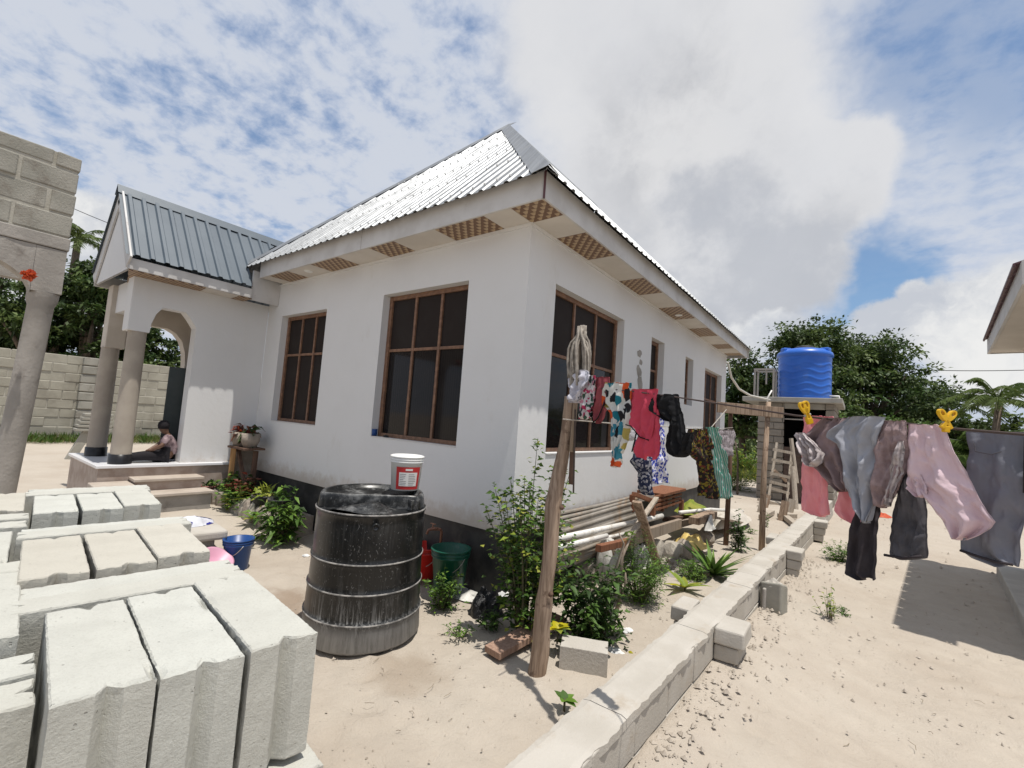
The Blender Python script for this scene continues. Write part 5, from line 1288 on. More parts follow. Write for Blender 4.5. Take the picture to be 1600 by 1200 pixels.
part('roof_slab', jit(sbox(-1.48, .98, -.30, 2.7, 2.83, 2.97), .008, 3), 'slab_concrete', shed, bevel=.015)
for i in range(4):
    a = -.41 + i * .248; part('door_plank', sbox(a, a + .236, .05, .085, .02, 1.55), 'plank_door', shed, bevel=.004)
part('door_rail', sbox(-.41, .57, .02, .049, 1.28, 1.40), 'plank_door', shed, bevel=.004)
part('window_bar', sbox(.11, .14, .04, .07, 1.56, 2.66), 'galv_pipe', shed); part('window_bar', sbox(-.42, .58, .072, .095, 2.34, 2.375), 'galv_pipe', shed)
bt = thing('blue_water_tank', 'bright blue ribbed plastic water tank standing on the shed roof', 'water tank', tuple(SM @ Vector((.0, .80, 2.972))))
BTc = SM @ Vector((.0, .80, 2.972)); RT = .71
def wavy(p, a):
    z = p.z - 0
    if .05 < z < 1.25:
        w_ = .045 * math.sin(a * 6 + .6)
        k = 1 + .020 * max(0.0, math.cos((z + w_) * 2 * math.pi / .205)) ** 3
        return Vector((p.x * k, p.y * k, p.z))
    return p
pr = [(0, 0), (RT * .97, 0)] + [(RT * .965, .01 + 1.27 * i / 56) for i in range(57)] + [(RT * 1.03, 1.30), (RT * 1.035, 1.36), (RT * 1.0, 1.42), (RT * .86, 1.50), (RT * .55, 1.55), (RT * .36, 1.56)]
part('shell', MB().lathe(pr, 112, BTc, wavy), 'blue_plastic', bt, True)
part('outlet_pipe', MB().tube([BTc + Vector((RT * .9, -.2, .12)), BTc + Vector((RT + .16, -.22, .12)), BTc + Vector((RT + .18, -.22, .0))], .03, 8), 'pvc_white', bt, True)
part('lid', MB().lathe([(RT * .37, 1.55), (RT * .38, 1.60), (RT * .30, 1.64), (RT * .12, 1.66), (0, 1.66)], 36, BTc), 'pot_black', bt, True)
for k in range(3):
    a = math.atan2(-FWD.y, -FWD.x) + .55 - k * 2.1; q = BTc + Vector((math.cos(a) * RT * .80, math.sin(a) * RT * .80, 1.47)); part('shoulder_lug', MB().box(q, (.26, .20, .16), Matrix.Rotation(a, 3, 'Z')), 'blue_plastic', bt, bevel=.04)
fs = thing('metal_stand', 'rusty square metal frame standing left of the blue tank on the slab', 'stand', tuple(SM @ Vector((-.9, .2, 2.97))))
for x in (-1.20, -.70):
    for y in (-.05, .5): part('leg', sbox(x - .025, x + .025, y - .025, y + .025, 2.972, 3.79), 'galv_pipe', fs)
part('top_rail', sbox(-1.23, -.67, -.08, -.03, 3.79, 3.84), 'galv_pipe', fs); part('top_rail', sbox(-1.23, -.67, .48, .53, 3.79, 3.84), 'galv_pipe', fs)
part('side_rail', sbox(-.72, -.68, -.03, .48, 3.792, 3.835), 'galv_pipe', fs); part('side_rail', sbox(-1.22, -1.18, -.03, .48, 3.792, 3.835), 'galv_pipe', fs); part('brace', sbox(-.92, -.88, .0, .04, 3.37, 3.79), 'galv_pipe', fs)
single('supply_hose', MB().tube([PD(1137, 566, 12.0), PD(1143, 590, 12.3), PD(1155, 608, 12.5), PD(1172, 618, 12.7), PD(1190, 622, 12.8), PD(1203, 625, 12.85)], .028, 8), 'hose_white', 'thick white hose drooping from the house corner to the shed slab', 'hose', smooth=True)
single('roof_pipe', MB().tube([PD(1199, 640, 12.82), PD(1199, 622, 12.82), PD(1206, 610, 12.85)], .02, 8), 'pvc_white', 'short white pipe with a bent end at the edge of the shed slab', 'pipe', smooth=True)
# ladders and sticks before the shed
DL = 12.6
lad = thing('ladder', 'home made pale wooden ladder leaning on the shed door', 'ladder', tuple(P(1225, 812)))
part('rail', MB().beam(PD(1214, 692, DL + .3), PD(1196, 812, DL - .6), .05, .07), 'pale_stick', lad)
part('rail', MB().beam(PD(1238, 700, DL + .3), PD(1226, 815, DL - .6), .05, .07), 'pale_stick', lad)
for (xa, ya, xb, yb) in ((1208, 702, 1238, 708), (1206, 718, 1238, 724), (1203, 739, 1234, 746), (1203, 752, 1232, 760), (1199, 761, 1233, 771), (1184, 780, 1234, 793)):
    part('rung', MB().beam(PD(xa, ya, DL - .2), PD(xb, yb, DL - .25), .05, .075), 'pale_stick', lad)
single('stick', MB().tube([PD(1236, 685, DL), PD(1245, 755, DL - .3)], .05, 8), 'pale_stick', 'thick pale stick leaning to the right of the ladder, upper one', 'stick')
single('stick', MB().tube([PD(1239, 729, DL - .4), PD(1245, 815, DL - .9)], .06, 8), 'pale_stick', 'thick pale stick leaning to the right of the ladder, lower one', 'stick')
single('stick', MB().beam(PD(1210, 735, DL - .1), PD(1229, 752, DL - .1), .05, .07), 'pole_wood', 'short stick slanting behind the ladder rungs', 'stick')
for i, (px, py, h_) in enumerate(((1188, 800, .35), (1221, 812, .4), (1233, 800, .3), (1194, 792, .3))):
    g = P(px, py); single('wood_offcut', MB().beam((g.x, g.y, -.05), (g.x + .06, g.y + .1, h_), .12, .10), 'pole_wood' if i % 2 else 'pale_stick', ('upright wood offcut left of the ladder foot', 'thick wood offcut standing right before the ladder foot', 'wood offcut leaning behind the ladder at its right', 'wood offcut standing by the shed corner')[i], 'timber')
for i, (xa, ya, xb, yb) in enumerate(((1218, 806, 1242, 806), (1228, 808, 1245, 822), (1190, 808, 1206, 800))):
    single('wood_offcut', MB().beam(P(xa, ya, .06), P(xb, yb, .06), .12, .09), 'pale_stick', ('flat wood offcut lying beside the ladder foot', 'thin offcut lying on the sand right of the ladder foot', 'offcut lying before the shed corner')[i], 'timber')

# ================================================================== HOUSE AT THE RIGHT EDGE
E_ = P(1545, 553, 3.28); dv = Vector((-.104, -.995, 0)).normalized(); ex = Vector((.995, -.104, 0)).normalized()
RM = Matrix.Translation(Vector((E_.x, E_.y, 0))) @ Matrix((ex, -dv, UP)).transposed().to_4x4()
rh = thing('neighbour_house', 'corner of a cream house with purple tiled roof at the right edge', 'house', (E_.x, E_.y, 0))
def rbox(*a): return MB().bx(*a).xf(RM)
part('wall', rbox(.35, 4.5, -3.8, -.12, .15, 3.30), 'wall_cream_far', rh)
part('fascia', rbox(-.015, .015, -4.05, .03, 3.28, 3.50), 'fascia_paint', rh, bevel=.004); part('fascia', rbox(.016, 5, .0, .03, 3.28, 3.50), 'fascia_paint', rh)
part('soffit', rbox(.016, .35, -4.05, -.0, 3.292, 3.302), 'soffit_cream', rh); part('soffit', rbox(.35, 4.5, -.119, -.0, 3.292, 3.302), 'soffit_cream', rh)
for k in range(10):
    mb = MB(); y1 = .04 - k * .40
    for i in range(8):
        x0 = -.06 + i * .33; z0 = 3.485 + (x0 + .06) * .40
        mb.add([(x0, y1 - .38, z0 + .03), (x0, y1, z0 + .03), (x0 + .36, y1, z0 + .15), (x0 + .36, y1 - .38, z0 + .15), (x0, y1 - .38, z0), (x0, y1, z0)], [(3, 2, 1, 0), (0, 1, 5, 4)])
    o = part('roof_tile_strip', mb.xf(RM), 'rust_red_sheet', rh); z_ = o.modifiers.new('thick', 'SOLIDIFY'); z_.thickness = .02
part('paved_edge', rbox(.05, 1.6, -4.4, -.0, -.2, .15), 'concrete_path', rh, bevel=.015)
g = P(1590, 812); single('white_basin', MB().lathe([(0, 0), (.16, 0), (.26, .12), (.27, .12), (.17, .01), (0, .012)], 20, (g.x, g.y, .0)), 'white_plastic', 'white shallow basin on the ground at the right edge below the trousers', 'basin', smooth=True)
g = P(1378, 806); single('orange_cloth', crumple((g.x, g.y, 0), .2, .35, .12, 3.1, 10), 'flower_orange', 'orange rag on the ground far behind the charcoal leggings', 'cloth')

# ================================================================== PLANTS
def leaves(pos, dirs, L, Wd, droop=.25, up=None, six=True):
    """folded leaf faces at pos along dirs; returns verts, faces (numpy)"""
    n = len(pos); d = dirs / np.linalg.norm(dirs, axis=1, keepdims=True)
    u = np.tile([0, 0, 1.0], (n, 1)) if up is None else up
    s = np.cross(d, u + rng.normal(0, .35, (n, 3))); s /= np.linalg.norm(s, axis=1, keepdims=True) + 1e-9
    nn = np.cross(s, d)
    L = np.broadcast_to(L, n)[:, None] * rng.uniform(.45, 1.35, (n, 1)); W_ = np.broadcast_to(Wd, n)[:, None] * rng.uniform(.75, 1.2, (n, 1))
    dz = np.zeros((n, 3)); dz[:, 2] = -1
    if six:
        base = pos; m1 = pos + d * L * .45 + dz * L * droop * .25; tip = pos + d * L + dz * L * droop
        a = m1 + s * W_ * .5 + nn * W_ * .18; b = m1 - s * W_ * .5 + nn * W_ * .18
        v = np.stack([base, a, tip, b, m1], 1).reshape(-1, 3); k = np.arange(n)[:, None] * 5
        f = np.concatenate([k + [[0, 4, 1, 1]], k + [[4, 2, 1, 1]], k + [[0, 3, 4, 4]], k + [[3, 2, 4, 4]]])[:, :3]
        return v, f
    a = pos + s * W_ * .5 + d * L * .4; b = pos - s * W_ * .5 + d * L * .4; tip = pos + d * L + dz * L * droop
    v = np.stack([pos, a, tip, b], 1).reshape(-1, 3); k = np.arange(n)[:, None] * 4
    return v, np.concatenate([k + [[0, 2, 1]], k + [[0, 3, 2]]])
def np_mesh(name, v, f, mats, mi=None):
    me = bpy.data.meshes.new(name); v = np.ascontiguousarray(v, dtype=np.float32); f = np.ascontiguousarray(f, dtype=np.int32)
    me.vertices.add(len(v)); me.vertices.foreach_set('co', v.ravel()); k = f.shape[1]
    me.loops.add(f.size); me.loops.foreach_set('vertex_index', f.ravel()); me.polygons.add(len(f))
    me.polygons.foreach_set('loop_start', np.arange(0, f.size, k, dtype=np.int32)); me.polygons.foreach_set('loop_total', np.full(len(f), k, dtype=np.int32))
    for m_ in mats: me.materials.append(MATS[m_])
    if mi is not None: me.polygons.foreach_set('material_index', np.ascontiguousarray(mi, dtype=np.int32))
    me.update(calc_edges=True); return me
def leaf_obj(name, groups, mats, parent, kind=None):
    """groups: list of (v, f, material index), world coordinates"""
    V_, F_, M_ = [], [], []; o = 0
    for v, f, mi in groups: V_.append(v); F_.append(f + o); M_.append(np.full(len(f), mi)); o += len(v)
    loc = np.array(parent.location)
    return obj(name, np_mesh(name, np.concatenate(V_) - loc, np.concatenate(F_), mats, np.concatenate(M_)), parent, kind=kind)

def shrub(name, label, base, h, spread, nst, nleaf, L, Wd, mats, lean=(0, 0), low=.12, cat='plant', bushy=.5, droop=.3, tip=1.0, group=None, stem='stem_green', width_pow=1.0):
    t = thing(name, label, cat, base, group); base = Vector(base); st = MB(); P_, D_ = [], []
    for i in range(nst):
        a = random.uniform(0, 6.28); rr = spread * random.uniform(.15, 1) ** .7; hh = h * random.uniform(.55, 1) * (1 - .35 * (rr / spread) ** 2 * width_pow)
        if i == 0: rr = spread * .1; hh = h
        end = Vector((math.cos(a) * rr + lean[0] * hh, math.sin(a) * rr + lean[1] * hh, hh)); b0 = Vector((math.cos(a) * spread * .12, math.sin(a) * spread * .12, -.03))
        mid = b0.lerp(end, .5) + Vector((-math.cos(a) * .10 * rr, -math.sin(a) * .10 * rr, .06 * hh)); pts = []
        for k in range(8):
            f = k / 7; q = b0 * (1 - f) ** 2 + mid * 2 * f * (1 - f) + end * f * f; pts.append(base + q)
        st.tube(pts, [.0075 * (1 - .8 * k / 7) * min(1.2, max(.5, h)) for k in range(8)], 5, False)
        for k in range(max(4, int(nleaf / nst))):
            f = low + (1 - low) * random.random() ** .8 * .999; j = f * 7; i0 = int(j); q = pts[i0].lerp(pts[min(7, i0 + 1)], j - i0)
            sp = bushy * spread * (1 - f * tip) * .6
            P_.append(q + Vector((random.gauss(0, sp), random.gauss(0, sp), random.gauss(0, sp * .6)))); aa = random.uniform(0, 6.28)
            D_.append(Vector((math.cos(aa), math.sin(aa), random.uniform(-.1, .9))))
    P_ = np.array(P_); D_ = np.array(D_); P_[:, 2] = np.maximum(P_[:, 2], base.z + .01)
    part('stem', st, stem, t, True)
    k = rng.random(len(P_)); g = []; m_ = len(mats)
    for i in range(m_):
        s = (k >= i / m_) & (k < (i + 1) / m_)
        if s.any(): v, f = leaves(P_[s], D_[s], L, Wd, droop); g.append((v, f, i))
    leaf_obj('foliage', g, mats, t, 'stuff')
    return t
def rosette(name, label, c, n, L, Wd, mats, arch=.5, upr=.9, cat='plant', stemh=0.0, seg=5):
    """strap leaves from one heart, every leaf its own part"""
    t = thing(name, label, cat, c); c = Vector(c)
    for i in range(n):
        a = i * 2.4 + random.uniform(-.3, .3); el = random.uniform(.25, 1) * upr; l = L * random.uniform(.7, 1.1); mb = MB(); h = Vector((math.cos(a), math.sin(a), 0)); s = Vector((-h.y, h.x, 0))
        for k in range(seg + 1):
            f = k / seg; p = c + UP * stemh + h * l * (f * math.cos(el) + .15 * f * f) + UP * l * (f * math.sin(el) - arch * f * f * .6); w_ = Wd * (math.sin(math.pi * (.12 + .88 * f) ** .8) * .5 + .02)
            mb.v += [tuple(p - s * w_), tuple(p + UP * -.25 * w_), tuple(p + s * w_)]
        for k in range(seg):
            for j in (0, 1): b = k * 3 + j; mb.f.append((b, b + 1, b + 4, b + 3))
        mb.m = [0] * len(mb.f); part('leaf', mb, random.choice(mats), t)
    if stemh: part('stem', MB().tube([c - UP * .02, c + UP * stemh], .008, 6), 'stem_green', t, True)
    return t

random.seed(17)
g = P(815, 1004); shrub('tall_shrub', 'tall slender shrub with small glossy leaves growing by the house corner', (g.x - .05, g.y + .12, 0), 1.62, .46, 30, 2600, .068, .038, ['leaf_dark', 'leaf_mid', 'leaf_dark', 'leaf_bright', 'leaf_mid', 'leaf_lime'], lean=(.03, 0), bushy=.42, tip=.85, low=.08)
g = P(925, 1000); shrub('leafy_bush', 'dense dark leafy bush right of the thick leaning pole', (g.x + .0, g.y + .05, 0), .66, .40, 34, 1300, .085, .040, ['leaf_dark', 'leaf_mid', 'leaf_dark'], bushy=.5, low=.05, droop=.5)
g = P(996, 940); t = shrub('fine_leaved_bush', 'fine leaved bright green bush between the dark leafy bush and the leaning board', (g.x, g.y + .05, 0), .70, .34, 40, 3000, .062, .011, ['leaf_mid', 'leaf_bright', 'leaf_mid'], bushy=.5, low=.05, droop=.2)
g = P(962, 950); t = thing('bare_sapling', 'grey bare sapling with three smooth branches and one leaf tuft before the fine leaved bush', 'plant', (g.x, g.y, 0))
b0 = Vector((g.x, g.y, -.05)); part('branch', MB().tube([b0, PD(968, 940, 4.0), PD(972, 870, 4.0), PD(986, 838, 4.05)], [.022, .018, .014, .008], 7), 'grey_timber', t, True)
part('branch', MB().tube([PD(968, 925, 4.0), PD(962, 890, 4.0), PD(975, 850, 4.0), PD(967, 832, 4.0)], [.016, .014, .010, .005], 7), 'grey_timber', t, True)
part('branch', MB().tube([PD(967, 938, 4.0), PD(978, 915, 3.98), PD(977, 895, 3.98)], [.015, .013, .009], 7), 'grey_timber', t, True)
pp = np.array([PD(986, 836, 4.05)] * 10 + [PD(976, 890, 4)] * 3); v, f = leaves(pp + rng.normal(0, .012, pp.shape), rng.normal(0, 1, pp.shape) + [0, 0, .5], .08, .03); leaf_obj('foliage', [(v, f, 0)], ['leaf_bright'], t)
g = P(682, 950); shrub('small_shrub', 'small bright green shrub at the right foot of the black tank', (g.x + .02, g.y + .04, 0), .40, .20, 20, 520, .055, .022, ['leaf_mid', 'leaf_bright', 'leaf_dark'], bushy=.5, low=.05)
g = P(452, 838); shrub('broad_leaved_bush', 'broad leaved green bush at the left behind the black tank', (g.x + .22, g.y - .24, .05), .66, .36, 22, 480, .135, .058, ['leaf_mid', 'leaf_bright', 'leaf_dark', 'leaf_mid'], bushy=.5, low=.1, droop=.55)
g = P(718, 992); shrub('creeping_plant', 'low fern like sprigs on the sand before the black rubbish bag', (g.x, g.y, 0), .10, .14, 12, 140, .045, .012, ['leaf_mid', 'leaf_bright'], low=.2, bushy=.3)
g = P(752, 985); shrub('creeping_plant', 'low dark trailing plant in front of the tall shrub', (g.x, g.y + .1, 0), .14, .16, 12, 160, .05, .02, ['leaf_dark', 'leaf_mid'], low=.2, bushy=.3)
g = P(882, 1100, .03); rosette('seedling', 'seedling with five broad green leaves before the low wall', (g.x, g.y, .0), 6, .085, .05, ['leaf_mid', 'leaf_bright'], .4, .7, stemh=.06)
g = P(868, 1020); t = rosette('croton', 'small croton with bright yellow leaves at the foot of the thick pole', (g.x + .02, g.y - .02, .10), 9, .12, .062, ['leaf_yellow', 'leaf_yellow', 'leaf_lime'], .7, .9, stemh=.09)
g = P(880, 1022); rosette('seedling', 'green leaves under the yellow croton on the grooved block', (g.x, g.y, .03), 6, .10, .05, ['leaf_mid', 'leaf_dark'], .7, .6, stemh=.05)
g = P(935, 880); rosette('seedling', 'two upright bright leaves rising above the dark leafy bush', (g.x + .05, g.y - .3, .38), 5, .17, .085, ['leaf_bright'], .15, 1.3, stemh=.02)
g = P(1070, 922); rosette('yellow_dracaena', 'yellow green broad leafed plant by the low wall stub', (g.x, g.y, 0), 8, .30, .075, ['leaf_lime', 'leaf_lime', 'leaf_yellow'], .35, 1.0, stemh=.03)
g = P(1112, 900); rosette('spiky_plant', 'spiky green strap leaved plant near the thin post', (g.x, g.y + .05, 0), 44, .52, .050, ['leaf_mid', 'leaf_dark', 'leaf_mid', 'leaf_bright'], .22, 1.15)
g = P(1085, 905); shrub('low_bush', 'low feathery bush at the left foot of the spiky plant', (g.x, g.y + .02, 0), .26, .26, 26, 1000, .05, .012, ['leaf_mid', 'leaf_bright'], bushy=.45, low=.05)
g = P(1146, 858); shrub('climbing_plant', 'leafy climber growing up the foot of the left thin post', (g.x + .05, g.y, 0), .62, .13, 14, 420, .075, .03, ['leaf_dark', 'leaf_mid'], bushy=.8, low=.02)
for px, py, h_, s_, lab in ((1160, 845, .10, .14, 'tiny green weed beside the climbing plant'), (1172, 832, .10, .12, 'small weed in the sand before the two thin posts'), (1197, 822, .28, .07, 'upright weed by the right thin post')):
    g = P(px, py); shrub('weed', lab, (g.x, g.y, 0), h_, s_, 8, 60, .07, .022, ['leaf_mid', 'leaf_bright'], low=.2)
g = P(1310, 878); shrub('weed', 'round bright weed behind the rose trousers right of the low wall', (g.x, g.y + .08, 0), .34, .26, 26, 700, .05, .02, ['leaf_mid', 'leaf_bright'], low=.05, bushy=.4)
g = P(1296, 972); shrub('weed', 'scraggly weed with a thin bare stalk on the sand at right', (g.x, g.y, 0), .36, .16, 12, 150, .045, .017, ['leaf_mid', 'leaf_lime'], low=.25, bushy=.4, stem='dry_stalk')
g = P(1312, 962); shrub('weed', 'small weed clump just right of the scraggly weed', (g.x, g.y, 0), .10, .11, 10, 120, .045, .014, ['leaf_mid'], low=.1)
g = P(1000, 985); 
# planting strip by the house front
random.seed(23)
A0, B0 = Vector((-7.72, 2.96, .16)), Vector((-6.02, 3.12, .05))
ed = thing('stone_edging', 'row of rough upright stones edging the flower bed by the house front', 'edging', tuple(A0))
for i in range(15):
    c = A0.lerp(B0, i / 14); part('stone', rock((c.x, c.y + random.uniform(-.03, .03), .09 + c.z), (random.uniform(.11, .16), .13, random.uniform(.32, .42)), 70 + i, 2), random.choice(['stone_rough', 'stone_rough', 'rock_pale']), ed)
bed = obj('flower_bed_soil', jit(MB().bx(-7.9, -5.9, 3.06, 3.52, -.1, .27), .02, 4).mesh('soil', 'stone_rough'), kind='structure')
q = Vector((-7.85, 2.93, .2)); 
rp = thing('flower_pot', 'faded rose square pail used as a flower pot by the porch steps', 'flower pot', (q.x, q.y, 0))
part('pot', MB().lathe([(0, 0), (.09, 0), (.12, .22), (.13, .225), (.13, .25), (.115, .25), (.09, .16), (0, .16)], 20, q), 'pot_rose', rp, True)
pp = np.array([q + Vector((0, 0, .2))] * 60) + rng.normal(0, .05, (60, 3)); v, f = leaves(pp, rng.normal(0, 1, (60, 3)) + [0, 0, .8], .10, .05); leaf_obj('foliage', [(v, f, 0)], ['leaf_dark'], rp)
for i, (x, y, lab) in enumerate(((-6.62, 3.18, 'black plastic flower pot at the left in the flower bed'), (-6.28, 3.24, 'black plastic flower pot at the right end of the flower bed'))):
    t = thing('flower_pot', lab, 'flower pot', (x, y, .22)); part('pot', MB().lathe([(0, 0), (.12, 0), (.155, .22), (.165, .225), (.165, .25), (.15, .25), (.13, .2), (0, .2)], 20, (x, y, .22)), 'pot_black', t, True)
    pp = np.array([(x, y, .47)] * 50) + rng.normal(0, .05, (50, 3)); v, f = leaves(pp, rng.normal(0, 1, (50, 3)) + [0, 0, .9], .16, .05, .4); leaf_obj('foliage', [(v, f, 0)], ['leaf_mid' if i else 'leaf_lime'], t)
shrub('bed_plant', 'bushy green plant at the porch end of the flower bed', (-7.72, 3.16, .25), .46, .24, 16, 320, .10, .05, ['leaf_mid', 'leaf_bright', 'leaf_dark'], bushy=.5)
shrub('bed_plant', 'reddish brown leaved plant in the middle of the flower bed', (-7.28, 3.20, .25), .42, .30, 22, 460, .11, .055, ['leaf_red', 'leaf_red', 'leaf_dark'], bushy=.5)
shrub('bed_plant', 'green plant with yellowish leaves below the reddish brown one', (-7.12, 3.04, .22), .30, .28, 18, 320, .10, .05, ['leaf_mid', 'leaf_lime', 'leaf_bright', 'leaf_dark'], bushy=.5)
rosette('spider_plant', 'long thin leaved plant at the right of the flower bed', (-6.72, 3.22, .35), 26, .55, .022, ['leaf_mid', 'leaf_dark', 'leaf_lime'], .55, 1.2)
rosette('young_plant', 'young plant with pale striped leaves before the black pots', (-6.50, 3.0, .18), 12, .26, .06, ['leaf_bright', 'leaf_lime'], .5, .9)
# plant stand with stone pots
sx, sy = -7.72, 3.28
ps = thing('plant_stand', 'orange wooden post stand carrying two dark stone pots against the porch wall', 'plant stand', (sx, sy, .1))
part('post', MB().beam((sx - .03, sy - .10, .1), (sx + .02, sy - .13, 1.02), .075, .05), 'orange_wood', ps, bevel=.004)
part('post', MB().beam((sx + .28, sy + .08, .1), (sx + .30, sy + .08, 1.0), .06, .05), 'dark_timber', ps); part('brace', MB().beam((sx + .30, sy - .02, .45), (sx + .02, sy - .06, 1.0), .05, .03), 'dark_timber', ps)
part('shelf', MB().bx(sx - .14, sx + .42, sy - .16, sy + .16, 1.02, 1.05), 'dark_timber', ps)
part('back_board', MB().bx(sx - .08, sx - .05, sy - .05, sy + .2, .1, 1.0), 'stone_rough', ps)
for i, (x, y) in enumerate(((sx - .02, sy - .03), (sx + .25, sy + .0))):
    t = thing('stone_pot', ('dark stone bowl pot on the plant stand, left one with red leaves', 'dark stone bowl pot on the plant stand, right one with drooping leaves')[i], 'flower pot', (x, y, 1.05))
    part('bowl', MB().lathe([(0, 0), (.09, 0), (.13, .10), (.135, .22), (.12, .22), (.10, .15), (0, .15)], 18, (x, y, 1.05)), 'stone_rough', t, True)
    pp = np.array([(x, y, 1.28)] * 34) + rng.normal(0, .045, (34, 3)); v, f = leaves(pp, rng.normal(0, 1, (34, 3)) + [0, 0, .4], .17, .07, .5); v2, f2 = leaves(pp[:14], rng.normal(0, 1, (14, 3)) + [0, 0, .5], .12, .06, .5)
    leaf_obj('foliage', [(v, f, 0), (v2, f2, 1)], ['leaf_red' if i == 0 else 'leaf_dark', 'flower_orange' if i == 0 else 'leaf_red'], t)

# ================================================================== TREES
def tree(name, label, base, clumps, nleaf, L, mats, trunk_r=.25, cat='tree', group=None, trunkm='bark', up_bias=.6):
    """clumps: (centre offset, radius xyz); leaves sit in sub-clumps over each clump's surface"""
    base = Vector(base); t = thing(name, label, cat, base, group); tr = MB()
    top = Vector((0, 0, max(c[0][2] for c in clumps) * .6)); tr.tube([base - UP * .2, base + top * .3 + Vector((.1, .1, 0)), base + top * .6], [trunk_r, trunk_r * .8, trunk_r * .6], 9)
    gs = []; tot = sum(c[1][0] * c[1][2] for c in clumps)
    for (c, rd_) in clumps:
        cc = base + Vector(c); tr.tube([base + top * .5, (base + top * .5).lerp(cc, .6) + Vector((0, 0, .2)), cc], [trunk_r * .5, trunk_r * .3, trunk_r * .12], 6)
        n = int(nleaf * rd_[0] * rd_[2] / tot); ns = max(8, n // 38)
        sv = rng.normal(0, 1, (ns, 3)); sv /= np.linalg.norm(sv, axis=1, keepdims=True); sv *= rng.uniform(.55, 1.08, (ns, 1)); sv[:, 2] = np.where(sv[:, 2] < -.5, sv[:, 2] * .5, sv[:, 2])
        sc = np.array(cc) + sv * np.array(rd_)
        for i in range(ns):
            m_ = n // ns; ss = rng.uniform(.45, 1.15) * .125 * (rd_[0] + rd_[2])
            p = sc[i] + rng.normal(0, 1, (m_, 3)) * np.array([ss, ss, ss * .55]); dd = (p - np.array(cc)) / np.array(rd_) * .6 + rng.normal(0, .7, (m_, 3)); dd[:, 2] += up_bias * .3
            upv = np.tile([0, 0, 1.0], (m_, 1)) + sv[i] * .5
            v, f = leaves(p, dd, L, L * .55, .25, upv, six=False); gs.append((v, f, int(rng.integers(0, len(mats)))))
    part('trunk', tr, trunkm, t, True); leaf_obj('crown', gs, mats, t)
    return t
def crown(c, R_, H_, k, seed, zlo=.30):
    r = random.Random(seed); out_ = []
    for i in range(k):
        a = r.uniform(0, 6.28); f = r.uniform(.0, .85); z = r.uniform(zlo, 1.0); w_ = math.sin(min(1, .25 + z * .75) * math.pi * .62 + .4) if False else math.sqrt(max(.05, 1 - ((z - .45) / .62) ** 2))
        s = R_ * r.uniform(.30, .46); out_.append(((c[0] + math.cos(a) * R_ * f * w_, c[1] + math.sin(a) * R_ * f * w_, H_ * z - s * .5), (s, s, s * .75)))
    return out_
TL = ['leaf_tree', 'leaf_tree_b', 'leaf_dark', 'leaf_tree']
def far_tree(px, top_y, d, R_, k, n, L, lab, seed, mats=TL, g='trees behind the yard', nm='broadleaf_tree'):
    q = PD(px, 600, d); q.z = gz(q.x, q.y); H_ = PD(px, top_y, d).z - q.z
    return tree(nm, lab, (q.x, q.y, q.z), crown((0, 0, 0), R_, H_ - .2, k, seed, .22), n, L, mats, group=g)
far_tree(1250, 500, 25, 3.5, 24, 24000, .24, 'large dark green tree rising directly behind the blue water tank', 1)
far_tree(1160, 545, 27, 2.7, 18, 12000, .24, 'dark tree between the white house and the shed', 2)
far_tree(1355, 515, 26, 3.4, 24, 22000, .24, 'broad dark green tree to the right of the blue water tank', 3)
far_tree(1432, 585, 27, 2.4, 16, 11000, .22, 'lower rounded tree right of the broad dark tree', 4)
far_tree(1320, 625, 20, 1.5, 12, 7000, .20, 'bright green bushy tree just right of the shed', 5, ['leaf_tree_b', 'leaf_mid', 'leaf_tree'])
far_tree(1410, 640, 21, 1.6, 12, 7000, .20, 'low bushy tree behind the grey jacket on the line', 6, ['leaf_tree', 'leaf_tree_b', 'leaf_mid'])
far_tree(1490, 640, 21, 1.6, 12, 6000, .20, 'low bush behind the right yellow peg', 7, ['leaf_tree', 'leaf_tree_b'])
far_tree(1575, 645, 20, 1.8, 12, 6000, .20, 'low bush at the right edge behind the grey trousers', 8, ['leaf_tree', 'leaf_tree_b'])
far_tree(-30, 385, 17.5, 2.6, 20, 15000, .20, 'dark tree cut by the left edge behind the boundary wall', 9, g='trees behind the boundary wall')
far_tree(60, 405, 16.5, 2.3, 18, 14000, .19, 'dark green tree above the boundary wall left of the rough column', 10, g='trees behind the boundary wall')
far_tree(128, 398, 17, 1.7, 16, 12000, .19, 'dark green tree above the boundary wall between the rough column and the porch', 11, g='trees behind the boundary wall')
far_tree(185, 470, 16.5, 1.5, 12, 9000, .18, 'dark tree seen behind the porch columns', 12, g='trees behind the boundary wall')
far_tree(232, 500, 17, 1.2, 10, 6000, .18, 'dark tree seen through the porch arch', 13, g='trees behind the boundary wall')
